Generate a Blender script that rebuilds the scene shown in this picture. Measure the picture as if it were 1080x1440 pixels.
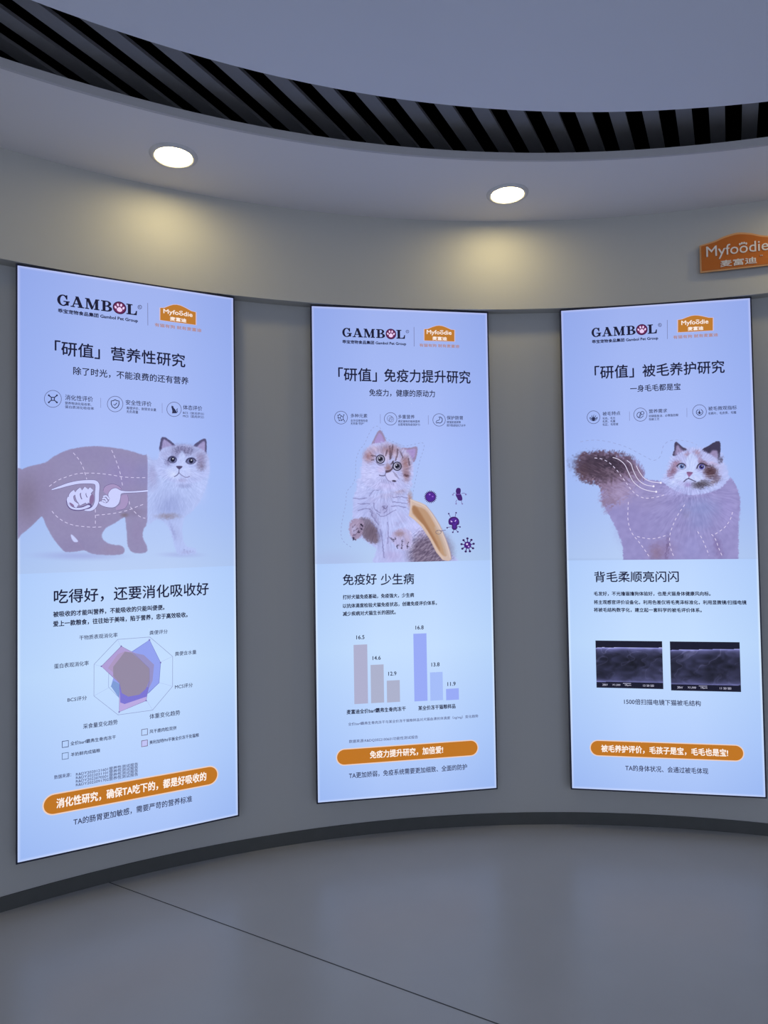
import bpy, bmesh, math
import numpy as np
from mathutils import Vector, Matrix
from mathutils.geometry import tessellate_polygon

for o in list(bpy.data.objects):
    bpy.data.objects.remove(o)
SC = bpy.context.scene
COL = SC.collection

# ------------------------------------------------------------------ camera
F_PX, PITCH, ROLL, CAM_H = 959.9, 0.0286, -0.0155, 1.5
cam = bpy.data.cameras.new('camera')
cam.sensor_fit = 'VERTICAL'
cam.sensor_height = 36.0
cam.lens = F_PX / 1440.0 * 36.0
cam.clip_start = 0.05
cam_ob = bpy.data.objects.new('camera', cam)
COL.objects.link(cam_ob)
_fw = Vector((0, math.cos(PITCH), math.sin(PITCH)))
_up = Vector((0, -math.sin(PITCH), math.cos(PITCH)))
_rt = Vector((1, 0, 0))
_r2 = math.cos(ROLL) * _rt + math.sin(ROLL) * _up
_u2 = -math.sin(ROLL) * _rt + math.cos(ROLL) * _up
_m = Matrix((_r2, _u2, -_fw)).transposed().to_4x4()
_m.translation = (0, 0, CAM_H)
cam_ob.matrix_world = _m
SC.camera = cam_ob

# ------------------------------------------------------------------ world, exposure
w = bpy.data.worlds.new('world')
SC.world = w
w.use_nodes = True
bg = w.node_tree.nodes['Background']
bg.inputs[0].default_value = (0.66, 0.76, 1.0, 1)
bg.inputs[1].default_value = 1.5
SC.view_settings.view_transform = 'Standard'
SC.view_settings.look = 'None'
SC.view_settings.gamma = 1.0
SC.view_settings.exposure = 0.0
SC.view_settings.use_curve_mapping = False
LAMP_STRENGTH = 42.0
LAMP_COLOUR = (1.0, 0.82, 0.40)
PANEL_GAIN = 1.0

# ------------------------------------------------------------------ materials
def srgb(c):
    c = np.asarray(c, float) / 255.0
    return np.where(c <= 0.04045, c / 12.92, ((c + 0.055) / 1.055) ** 2.4)

def mat(name, rgb, rough=0.6, spec=0.3, metal=0.0, bump=0.0, bscale=200.0, vary=0.0, vscale=3.0):
    m = bpy.data.materials.new(name)
    m.use_nodes = True
    nt = m.node_tree
    b = nt.nodes['Principled BSDF']
    b.inputs['Base Color'].default_value = (*rgb, 1)
    b.inputs['Roughness'].default_value = rough
    b.inputs['Metallic'].default_value = metal
    b.inputs['Specular IOR Level'].default_value = spec
    tc = nt.nodes.new('ShaderNodeTexCoord')
    if vary:
        n = nt.nodes.new('ShaderNodeTexNoise')
        n.inputs['Scale'].default_value = vscale
        n.inputs['Detail'].default_value = 5
        nt.links.new(tc.outputs['Object'], n.inputs['Vector'])
        mx = nt.nodes.new('ShaderNodeMix')
        mx.data_type = 'RGBA'
        mx.inputs['A'].default_value = (*[c * (1 - vary) for c in rgb], 1)
        mx.inputs['B'].default_value = (*[min(1, c * (1 + vary)) for c in rgb], 1)
        nt.links.new(n.outputs['Fac'], mx.inputs['Factor'])
        nt.links.new(mx.outputs['Result'], b.inputs['Base Color'])
    if bump:
        n = nt.nodes.new('ShaderNodeTexNoise')
        n.inputs['Scale'].default_value = bscale
        nt.links.new(tc.outputs['Object'], n.inputs['Vector'])
        bp = nt.nodes.new('ShaderNodeBump')
        bp.inputs['Strength'].default_value = bump
        bp.inputs['Distance'].default_value = 0.002
        nt.links.new(n.outputs['Fac'], bp.inputs['Height'])
        nt.links.new(bp.outputs['Normal'], b.inputs['Normal'])
    return m

def print_material():
    m = bpy.data.materials.new('backlit_print')
    m.use_nodes = True
    nt = m.node_tree
    b = nt.nodes['Principled BSDF']
    b.inputs['Base Color'].default_value = (0.02, 0.02, 0.02, 1)
    b.inputs['Roughness'].default_value = 0.5
    b.inputs['Specular IOR Level'].default_value = 0.1
    a = nt.nodes.new('ShaderNodeVertexColor')
    a.layer_name = 'Ink'
    nt.links.new(a.outputs['Color'], b.inputs['Emission Color'])
    b.inputs['Emission Strength'].default_value = PANEL_GAIN
    return m

def lamp_material():
    m = bpy.data.materials.new('lamp_glow')
    m.use_nodes = True
    b = m.node_tree.nodes['Principled BSDF']
    b.inputs['Base Color'].default_value = (0.8, 0.8, 0.8, 1)
    b.inputs['Emission Color'].default_value = (*LAMP_COLOUR, 1)
    b.inputs['Emission Strength'].default_value = LAMP_STRENGTH
    return m

M_WALL = mat('wall_paint', (0.465, 0.46, 0.44), 0.55, 0.3, bump=0.05, bscale=350, vary=0.015, vscale=2)
M_BAND = mat('bulkhead_paint', (0.53, 0.52, 0.48), 0.55, 0.3, bump=0.05, bscale=350, vary=0.012, vscale=2)
M_SOFFIT = mat('soffit_paint', (0.84, 0.81, 0.80), 0.6, 0.2, vary=0.012)
M_CEIL = mat('ceiling_paint', (0.82, 0.84, 0.92), 0.7, 0.2, vary=0.012)
M_FASCIA = mat('fascia_paint', (0.56, 0.545, 0.55), 0.5, 0.3, vary=0.02)
M_SKIRT = mat('skirting_grey', (0.075, 0.077, 0.073), 0.45, 0.4, vary=0.1, vscale=20)
M_FLOOR = mat('floor_vinyl', (0.41, 0.405, 0.40), 0.30, 0.45, bump=0.04, bscale=60, vary=0.06, vscale=4)
M_JOINT = mat('joint_dark', (0.06, 0.06, 0.06), 0.6, 0.2, vary=0.1)
M_SLAT = mat('slat_grey', (0.27, 0.267, 0.272), 0.55, 0.3, vary=0.05, vscale=8)
M_BLACK = mat('plenum_black', (0.004, 0.004, 0.005), 0.8, 0.05, vary=0.1)
M_FRAME = mat('frame_dark', (0.025, 0.028, 0.055), 0.35, 0.5, metal=0.2, vary=0.05)
M_TRIM = mat('lamp_trim', (0.68, 0.66, 0.64), 0.4, 0.4, vary=0.02)
M_ORANGE = mat('sign_orange', (0.56, 0.145, 0.010), 0.4, 0.4, vary=0.04, vscale=10)
M_RIM = mat('sign_rim', (0.75, 0.38, 0.15), 0.4, 0.4, vary=0.03)
M_WHITE = mat('sign_white', (0.85, 0.80, 0.74), 0.45, 0.3, vary=0.02)
M_PRINT = print_material()
M_LAMP = lamp_material()

# ------------------------------------------------------------------ object helpers
def link(name, me, parent=None, material=None):
    o = bpy.data.objects.new(name, me)
    COL.objects.link(o)
    if parent is not None:
        o.parent = parent
    if material is not None and me is not None:
        me.materials.append(material)
    return o

def mesh_from(name, verts, faces, smooth=False):
    me = bpy.data.meshes.new(name)
    me.from_pydata([tuple(map(float, v)) for v in verts], [], faces)
    if smooth:
        me.polygons.foreach_set('use_smooth', [True] * len(me.polygons))
    me.update()
    return me

def tag(o, label, cat, group=None):
    o['label'] = label
    o['category'] = cat
    if group:
        o['group'] = group
    return o

def structure(o):
    o['kind'] = 'structure'
    return o

def box(verts, faces, x0, x1, y0, y1, z0, z1):
    b = len(verts)
    verts += [(x0, y0, z0), (x1, y0, z0), (x1, y1, z0), (x0, y1, z0), (x0, y0, z1), (x1, y0, z1), (x1, y1, z1), (x0, y1, z1)]
    faces += [[b, b + 3, b + 2, b + 1], [b + 4, b + 5, b + 6, b + 7], [b, b + 1, b + 5, b + 4], [b + 1, b + 2, b + 6, b + 5], [b + 2, b + 3, b + 7, b + 6], [b + 3, b, b + 4, b + 7]]

def loft(name, sections, closed_path, mat_, parent=None, smooth=True, sharp=True):
    """sections: list of rings (each a list of points); skins ring to ring."""
    n = len(sections[0])
    verts = [p for s in sections for p in s]
    faces = []
    k = len(sections)
    for i in range(k if closed_path else k - 1):
        a, b = i * n, ((i + 1) % k) * n
        for j in range(n):
            faces.append([a + j, a + (j + 1) % n, b + (j + 1) % n, b + j])
    if not closed_path:
        faces.append(list(range(n))[::-1])
        faces.append([(k - 1) * n + j for j in range(n)])
    me = mesh_from(name, verts, faces)
    bm = bmesh.new()
    bm.from_mesh(me)
    bmesh.ops.recalc_face_normals(bm, faces=bm.faces)
    bm.to_mesh(me)
    bm.free()
    return link(name, me, parent, mat_)

# ------------------------------------------------------------------ the curved room
CX, CY = 0.702, -0.3076            # centre of the curved wall
R_SKIRT, R_WALL, R_BAND = 3.821, 3.829, 3.757
Z_BAND, Z_SOFFIT, Z_TOP = 2.6225, 3.0758, 3.62
C2X, C2Y, R_IN = 0.7844, -0.7365, 3.6095
DX, DY, R_DISC, Z_DISC = 0.8958, -0.8411, 3.4347, 3.1050
A_END = math.radians(112)

def ring(theta, r, z, cx=CX, cy=CY):
    return (cx + r * math.sin(theta), cy + r * math.cos(theta), z)

def arc_loft(name, prof, a0, a1, n, mat_, closed=False):
    secs = []
    for i in range(n + (0 if closed else 1)):
        t = a0 + (a1 - a0) * i / n
        secs.append([ring(t, r, z) for r, z in prof])
    return loft(name, secs, closed, mat_)

structure(arc_loft('wall_back', [(R_WALL, 0), (R_WALL + 0.12, 0), (R_WALL + 0.12, Z_SOFFIT + 0.03), (R_WALL, Z_SOFFIT + 0.03)], -A_END, A_END, 240, M_WALL))
structure(arc_loft('trim_1', [(R_BAND, Z_BAND), (R_WALL, Z_BAND), (R_WALL, Z_SOFFIT), (R_BAND, Z_SOFFIT)], -A_END, A_END, 240, M_BAND))
structure(arc_loft('baseboard_back', [(R_SKIRT, 0), (R_WALL, 0), (R_WALL, 0.0587), (R_SKIRT, 0.0587)], -A_END, A_END, 240, M_SKIRT))

# ring of soffit: outer edge follows the wall, inner edge is its own circle
def inner_pt(t, dr=0.0):
    # the point of the inner circle (or 0.2 m inside the wall, whichever is nearer the centre) in direction t
    dx, dy = math.sin(t), math.cos(t)
    ex, ey = CX - C2X, CY - C2Y
    b = ex * dx + ey * dy
    c = ex * ex + ey * ey - (R_IN + dr) ** 2
    r = -b + math.sqrt(b * b - c)
    return min(r, R_WALL - 0.1)
secs, fsec = [], []
for i in range(300):
    t = 2 * math.pi * i / 300
    ri = inner_pt(t)
    secs.append([ring(t, ri + 0.012, Z_SOFFIT), ring(t, R_WALL + 0.1, Z_SOFFIT), ring(t, R_WALL + 0.1, Z_SOFFIT + 0.03), ring(t, ri + 0.012, Z_SOFFIT + 0.03)])
    fsec.append([ring(t, ri, Z_SOFFIT - 0.001), ring(t, ri + 0.012, Z_SOFFIT - 0.001), ring(t, ri + 0.012, Z_SOFFIT + 0.031), ring(t, ri, Z_SOFFIT + 0.031)])
structure(loft('ceiling_soffit', secs, True, M_SOFFIT))
structure(loft('trim_2', fsec, True, M_FASCIA))

# hung white ceiling disc
secs = []
for i in range(240):
    t = 2 * math.pi * i / 240
    secs.append([ring(t, R_DISC - 0.004, Z_DISC, DX, DY), ring(t, R_DISC, Z_DISC + 0.004, DX, DY), ring(t, R_DISC, Z_DISC + 0.05, DX, DY)])
verts = [p for s in secs for p in s]
faces = []
for i in range(240):
    a, b = 3 * i, 3 * ((i + 1) % 240)
    for j in range(2):
        faces.append([a + j, b + j, b + j + 1, a + j + 1])
faces.append([3 * i for i in range(240)][::-1])
faces.append([3 * i + 2 for i in range(240)])
structure(link('ceiling', mesh_from('ceiling', verts, faces), None, M_CEIL))

# black skirt above the slats, added all round to keep world light out
secs = [[ring(2 * math.pi * i / 120, R_WALL - 0.03, Z_SOFFIT + 0.03), ring(2 * math.pi * i / 120, R_WALL + 0.08, Z_SOFFIT + 0.03),
         ring(2 * math.pi * i / 120, R_WALL + 0.08, Z_TOP), ring(2 * math.pi * i / 120, R_WALL - 0.03, Z_TOP)] for i in range(120)]
verts, faces = [], []
structure(loft('ceiling_leak_skirt', secs, True, M_BLACK))
verts, faces = [], []
box(verts, faces, CX - 4.1, CX + 4.1, CY - 4.1, CY + 4.1, Z_TOP, Z_TOP + 0.1)
structure(link('ceiling_slab', mesh_from('ceiling_slab', verts, faces), None, M_BLACK))

# floor and its joint
verts, faces = [], []
box(verts, faces, CX - 6.5, CX + 6.5, CY - 8, CY + 4.2, -0.1, 0)
floor = structure(link('floor', mesh_from('floor', verts, faces), None, M_FLOOR))
j0, j1 = Vector((-1.2044, 2.9931)), Vector((0.3213, 2.1167))
jd = (j1 - j0).normalized()
jn = Vector((-jd.y, jd.x)) * 0.0023
ja, jb = j0 - jd * 0.01, j0 + jd * 6.0
verts = [(ja.x - jn.x, ja.y - jn.y, 0.0004), (jb.x - jn.x, jb.y - jn.y, 0.0004), (jb.x + jn.x, jb.y + jn.y, 0.0004), (ja.x + jn.x, ja.y + jn.y, 0.0004)]
link('floor_joint', mesh_from('floor_joint', verts, [[0, 1, 2, 3]]), floor, M_JOINT)

# ------------------------------------------------------------------ ceiling slats
PHI = math.radians(27.0)
sd = Vector((math.sin(PHI), math.cos(PHI)))
sn = Vector((math.cos(PHI), -math.sin(PHI)))
SLAT_P, SLAT_W, SLAT_Z = 0.1213, 0.0590, Z_SOFFIT + 0.12
for k in range(-18, 5):
    s = -0.161 + k * SLAT_P + SLAT_W / 2
    c = Vector((CX, CY))
    off = s - sn.dot(c)
    t_far = sd.dot(c) + math.sqrt(3.70 ** 2 - off ** 2)
    ln = 2.3
    o_ = sn * s + sd * (t_far - ln)
    verts, faces = [], []
    box(verts, faces, -SLAT_W / 2, SLAT_W / 2, 0, ln, 0, 0.014)
    ob = link('baffle_slat', mesh_from('baffle_slat', verts, faces), None, M_SLAT)
    ob.location = (o_.x, o_.y, SLAT_Z)
    ob.rotation_euler = (0, 0, -PHI)
    tag(ob, 'dark grey straight ceiling slat in the striped curved gap between white disc and soffit', 'ceiling slat', 'parallel slats in the curved ceiling gap')

# ------------------------------------------------------------------ downlights
def lathe(prof, n=64):
    verts, faces = [], []
    for i in range(n):
        t = 2 * math.pi * i / n
        verts += [(r * math.cos(t), r * math.sin(t), z) for r, z in prof]
    k = len(prof)
    for i in range(n):
        a, b = i * k, ((i + 1) % n) * k
        for j in range(k - 1):
            faces.append([a + j, b + j, b + j + 1, a + j + 1])
    return verts, faces

def downlight(theta, label):
    r = bpy.data.objects.new('recessed_downlight', None)
    COL.objects.link(r)
    r.location = ring(theta, 3.470, Z_SOFFIT)
    tag(r, label, 'ceiling light', 'recessed downlights in the curved soffit')
    v, f = lathe([(0.0735, 0.0), (0.0735, -0.004), (0.079, -0.009), (0.090, -0.008), (0.097, -0.003), (0.098, 0.0)])
    link('trim_ring', mesh_from('trim_ring', v, f, True), r, M_TRIM)
    v, f = lathe([(0.0735, -0.003), (0.06, -0.0045), (0.03, -0.0055), (0.0005, -0.006)])
    link('lamp_lens', mesh_from('lamp_lens', v, f, True), r, M_LAMP)
    return r
downlight(-0.4643, 'lit warm white recessed downlight above the left poster, left of the two in view')
downlight(-0.0287, 'lit warm white recessed downlight above the gap between middle and right posters')
downlight(0.4069, 'lit warm white recessed downlight past the right end of the orange sign')
downlight(-0.90, 'lit warm white recessed downlight far along the wall past the left poster')

# ------------------------------------------------------------------ text
_TEXT = {}
def text_mesh(s, bold):
    key = (s, bold)
    if key not in _TEXT:
        cu = bpy.data.curves.new('t', 'FONT')
        cu.body = s
        cu.resolution_u = 3
        cu.offset = bold
        ob = bpy.data.objects.new('t', cu)
        COL.objects.link(ob)
        bpy.context.view_layer.update()
        ev = ob.evaluated_get(bpy.context.evaluated_depsgraph_get())
        me = ev.to_mesh()
        v = np.empty(len(me.vertices) * 3)
        me.vertices.foreach_get('co', v)
        v = v.reshape(-1, 3)[:, :2].copy()
        f = [list(p.vertices) for p in me.polygons]
        ev.to_mesh_clear()
        bpy.data.objects.remove(ob)
        bpy.data.curves.remove(cu)
        lo, hi = v.min(0), v.max(0)
        v = (v - lo) / np.maximum(hi - lo, 1e-6)
        _TEXT[key] = (v, f)
    return _TEXT[key]

# ------------------------------------------------------------------ print layers on a panel
def spline(pts, closed=False, n=6):
    P = np.asarray(pts, float)
    m = len(P)
    out = []
    rng = range(m) if closed else range(m - 1)
    for i in rng:
        p0 = P[(i - 1) % m] if closed or i > 0 else P[i]
        p1, p2 = P[i], P[(i + 1) % m]
        p3 = P[(i + 2) % m] if closed or i + 2 < m else p2
        for k in range(n):
            t = k / n
            out.append(0.5 * (2 * p1 + (p2 - p0) * t + (2 * p0 - 5 * p1 + 4 * p2 - p3) * t * t + (3 * p1 - p0 - 3 * p2 + p3) * t ** 3))
    if not closed:
        out.append(P[-1])
    return np.array(out)

def homography(src, dst):
    A = []
    for (x, y), (u, v) in zip(src, dst):
        A.append([x, y, 1, 0, 0, 0, -u * x, -u * y, -u])
        A.append([0, 0, 0, x, y, 1, -v * x, -v * y, -v])
    _, _, vt = np.linalg.svd(np.array(A, float))
    return vt[-1].reshape(3, 3)

def apply_h(Hm, p):
    p = np.atleast_2d(np.asarray(p, float))
    q = np.c_[p, np.ones(len(p))] @ Hm.T
    return q[:, :2] / q[:, 2:]

class Layer:
    """one printed piece of a panel: flat ink shapes in the panel's own plane (u across, v up)."""
    STEP = 0.00012
    def __init__(self, panel, depth=3):
        self.p, self.d = panel, depth
        self.v, self.f, self.c = [], [], []
    def raw(self, uv, faces, col, d=0):
        b = len(self.v)
        y = -(self.d + d) * self.STEP - 0.001
        self.v += [(a - W_P / 2, y, c) for a, c in uv]
        self.f += [[b + i for i in f] for f in faces]
        self.c += [tuple(srgb(col))] * len(uv)
    def poly(self, pts, col, d=0, smooth=0):
        q = spline(pts, True, smooth) if smooth else np.asarray(pts, float)
        uv = self.p.uv(q)
        tris = tessellate_polygon([[Vector((a, b, 0)) for a, b in uv]])
        fs = []
        for t in tris:
            a, b, c = (uv[i] for i in t)
            cr = (b[0] - a[0]) * (c[1] - a[1]) - (b[1] - a[1]) * (c[0] - a[0])
            fs.append(list(t) if cr > 0 else list(t)[::-1])
        self.raw(uv, fs, col, d)
    def stroke(self, pts, w, col, d=0, smooth=0, closed=False):
        q = spline(pts, closed, smooth) if smooth else np.asarray(pts, float)
        if closed:
            q = np.vstack([q, q[:1]])
        w = np.full(len(q), float(w)) if np.isscalar(w) else np.interp(np.linspace(0, 1, len(q)), np.linspace(0, 1, len(w)), w)
        t = np.gradient(q, axis=0)
        if closed:
            t[0] = t[-1] = q[1] - q[-2]
        t /= np.linalg.norm(t, axis=1, keepdims=True) + 1e-9
        n = np.c_[-t[:, 1], t[:, 0]] * w[:, None] / 2
        uv = self.p.uv(np.vstack([q - n, q + n]))
        m = len(q)
        self.raw(uv, [[i, i + 1, m + i + 1, m + i][::-1] for i in range(m - 1)], col, d)
    def dashes(self, pts, w, dash, gap, col, d=0):
        q = spline(pts, False, 10)
        s = np.r_[0, np.cumsum(np.linalg.norm(np.diff(q, axis=0), axis=1))]
        a = 0.0
        while a < s[-1]:
            b = min(a + dash, s[-1])
            ss = np.linspace(a, b, 4)
            self.stroke(np.c_[np.interp(ss, s, q[:, 0]), np.interp(ss, s, q[:, 1])], w, col, d)
            a = b + gap
    def ellipse(self, x, y, rx, ry, col, d=0, ang=0.0, n=28):
        t = np.linspace(0, 2 * np.pi, n, endpoint=False)
        px, py = rx * np.cos(t), ry * np.sin(t)
        c, s = math.cos(ang), math.sin(ang)
        self.poly(np.c_[x + c * px - s * py, y + s * px + c * py], col, d)
    def circle_line(self, x, y, r, w, col, d=0):
        t = np.linspace(0, 2 * np.pi, 36, endpoint=False)
        self.stroke(np.c_[x + r * np.cos(t), y + r * np.sin(t)], w, col, d, closed=True)
    def box_of(self, x0, y0, x1, y1, h):
        (ul, va), (ur, vb) = self.p.uv([(x0, y0), (x1, y1)])
        xm, ym = (x0 + x1) / 2, (y0 + y1) / 2
        a = self.p.uv([(xm, ym - h / 2), (xm, ym + h / 2)])
        v = (va + vb) / 2
        dv = abs(a[0, 1] - a[1, 1])
        return ul, ur, v - dv / 2, v + dv / 2
    def text(self, s, x0, y0, x1, y1, h, col=(26, 28, 58), bold=0.0, d=0):
        ul, ur, v0, v1 = self.box_of(x0, y0, x1, y1, h)
        g, f = text_mesh(s, 0.0)
        b = (bold + 0.010) * (v1 - v0)
        xy = np.c_[ul + g[:, 0] * (ur - ul), v0 + g[:, 1] * (v1 - v0)]
        for ox, oy in ((b, 0), (-b, 0), (0, b), (0, -b)):      # heavier weight: the same glyph printed over itself
            self.raw(xy + np.array([ox, oy]), f, col, d)
    def done(self, name, label=None):
        me = mesh_from(name, self.v, self.f)
        at = me.color_attributes.new('Ink', 'FLOAT_COLOR', 'POINT')
        at.data.foreach_set('color', np.c_[np.array(self.c), np.ones(len(self.c))].astype(np.float32).ravel())
        o = link(name, me, self.p.face, M_PRINT)
        if label:
            o['label'] = label
        return o

NAVY = (26, 28, 58)
INK = (48, 52, 86)
GREY = (98, 104, 142)

# ------------------------------------------------------------------ raster-like painting, evaluated per vertex of a fine grid
def hash2(i, j, seed):
    h = np.sin(i * 127.1 + j * 311.7 + seed * 74.7) * 43758.5453
    return h - np.floor(h)
def vnoise(x, y, seed=0):
    i, j = np.floor(x), np.floor(y)
    fx, fy = x - i, y - j
    fx, fy = fx * fx * (3 - 2 * fx), fy * fy * (3 - 2 * fy)
    a, b = hash2(i, j, seed), hash2(i + 1, j, seed)
    c, d = hash2(i, j + 1, seed), hash2(i + 1, j + 1, seed)
    return (a * (1 - fx) + b * fx) * (1 - fy) + (c * (1 - fx) + d * fx) * fy

class Canvas:
    def __init__(self, X, Y, C):
        self.X, self.Y, self.C = X, Y, C
        self.mask = np.zeros(len(X))
        self.jx = np.zeros(len(X))
        self.jy = np.zeros(len(X))
    def fuzz(self, amp, scale=0.55, seed=3):
        self.jx = (vnoise(self.X * scale, self.Y * scale, seed) - 0.5) * amp * 2
        self.jy = (vnoise(self.X * scale + 31, self.Y * scale, seed + 5) - 0.5) * amp * 2
    def sdf(self, q, pad, closed=True):
        lo, hi = q.min(0) - pad, q.max(0) + pad
        idx = np.where((self.X > lo[0]) & (self.X < hi[0]) & (self.Y > lo[1]) & (self.Y < hi[1]))[0]
        x, y = self.X[idx] + self.jx[idx], self.Y[idx] + self.jy[idx]
        best = np.full(len(idx), 1e9)
        ins = np.zeros(len(idx), bool)
        m = len(q)
        for i in range(m if closed else m - 1):
            a, b = q[i], q[(i + 1) % m]
            ex, ey = b - a
            t = np.clip(((x - a[0]) * ex + (y - a[1]) * ey) / (ex * ex + ey * ey + 1e-12), 0, 1)
            best = np.minimum(best, (x - a[0] - t * ex) ** 2 + (y - a[1] - t * ey) ** 2)
            if closed:
                cnd = (a[1] > y) != (b[1] > y)
                with np.errstate(divide='ignore', invalid='ignore'):
                    ins ^= cnd & (x < ex * (y - a[1]) / (ey if ey else 1e-12) + a[0])
        dd = np.sqrt(best)
        return idx, np.where(ins, -dd, dd)
    def blend(self, idx, al, col):
        c = np.asarray(col, float)
        self.C[idx] += (c - self.C[idx]) * al[:, None]
    def poly(self, pts, col, soft=0.8, op=1.0, smooth=4, mask=False):
        q = spline(pts, True, smooth) if smooth else np.asarray(pts, float)
        idx, s = self.sdf(q, soft + 3)
        al = np.clip(0.5 - s / (2 * soft), 0, 1)
        al = al * al * (3 - 2 * al)
        if col is not None:
            self.blend(idx, al * op, col)
        if mask:
            self.mask[idx] = np.maximum(self.mask[idx], al)
    def stroke(self, pts, w, col, soft=0.5, op=1.0, smooth=4):
        q = spline(pts, False, smooth) if smooth else np.asarray(pts, float)
        idx, s = self.sdf(q, w + soft + 1, False)
        al = np.clip(0.5 - (s - w / 2) / (2 * soft), 0, 1)
        self.blend(idx, al * op, col)
    def blob(self, x, y, rx, ry, col, op=1.0, ang=0.0, hard=0.0):
        c, s = math.cos(ang), math.sin(ang)
        px, py = self.X + self.jx - x, self.Y + self.jy - y
        r = np.hypot((c * px + s * py) / rx, (-s * px + c * py) / ry)
        al = np.clip((1.0 - r) / max(1e-3, 1 - hard), 0, 1)
        al = al * al * (3 - 2 * al) * op
        idx = np.where(al > 0.002)[0]
        self.blend(idx, al[idx], col)
    def grain(self, amp, fx, fy, ang=0.0, seed=1, where=None):
        c, s = math.cos(ang), math.sin(ang)
        n = vnoise((c * self.X + s * self.Y) * fx, (-s * self.X + c * self.Y) * fy, seed) - 0.5
        n = n * amp * 2 * (self.mask if where is None else where)
        self.C += n[:, None]

    def strands(self, x, y, R, amp, ka, kr, seed):
        # hair texture: noise drawn out along lines running away from (x, y)
        dx, dy = self.X - x, self.Y - y
        r = np.hypot(dx, dy)
        a = np.arctan2(dy, dx)
        wgt = np.clip((R - r) / (0.3 * R), 0, 1) * np.clip(r / 5.0, 0, 1) * self.mask
        idx = np.where(wgt > 0.01)[0]
        n = vnoise(a[idx] * ka + 0.6 * vnoise(r[idx] * .2, a[idx] * 4, seed + 9), r[idx] * kr, seed) - 0.5
        n2 = vnoise(a[idx] * ka * 2.3, r[idx] * kr * 1.7, seed + 3) - 0.5
        self.C[idx] += ((n * 1.3 + n2) * amp * wgt[idx])[:, None]

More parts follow.
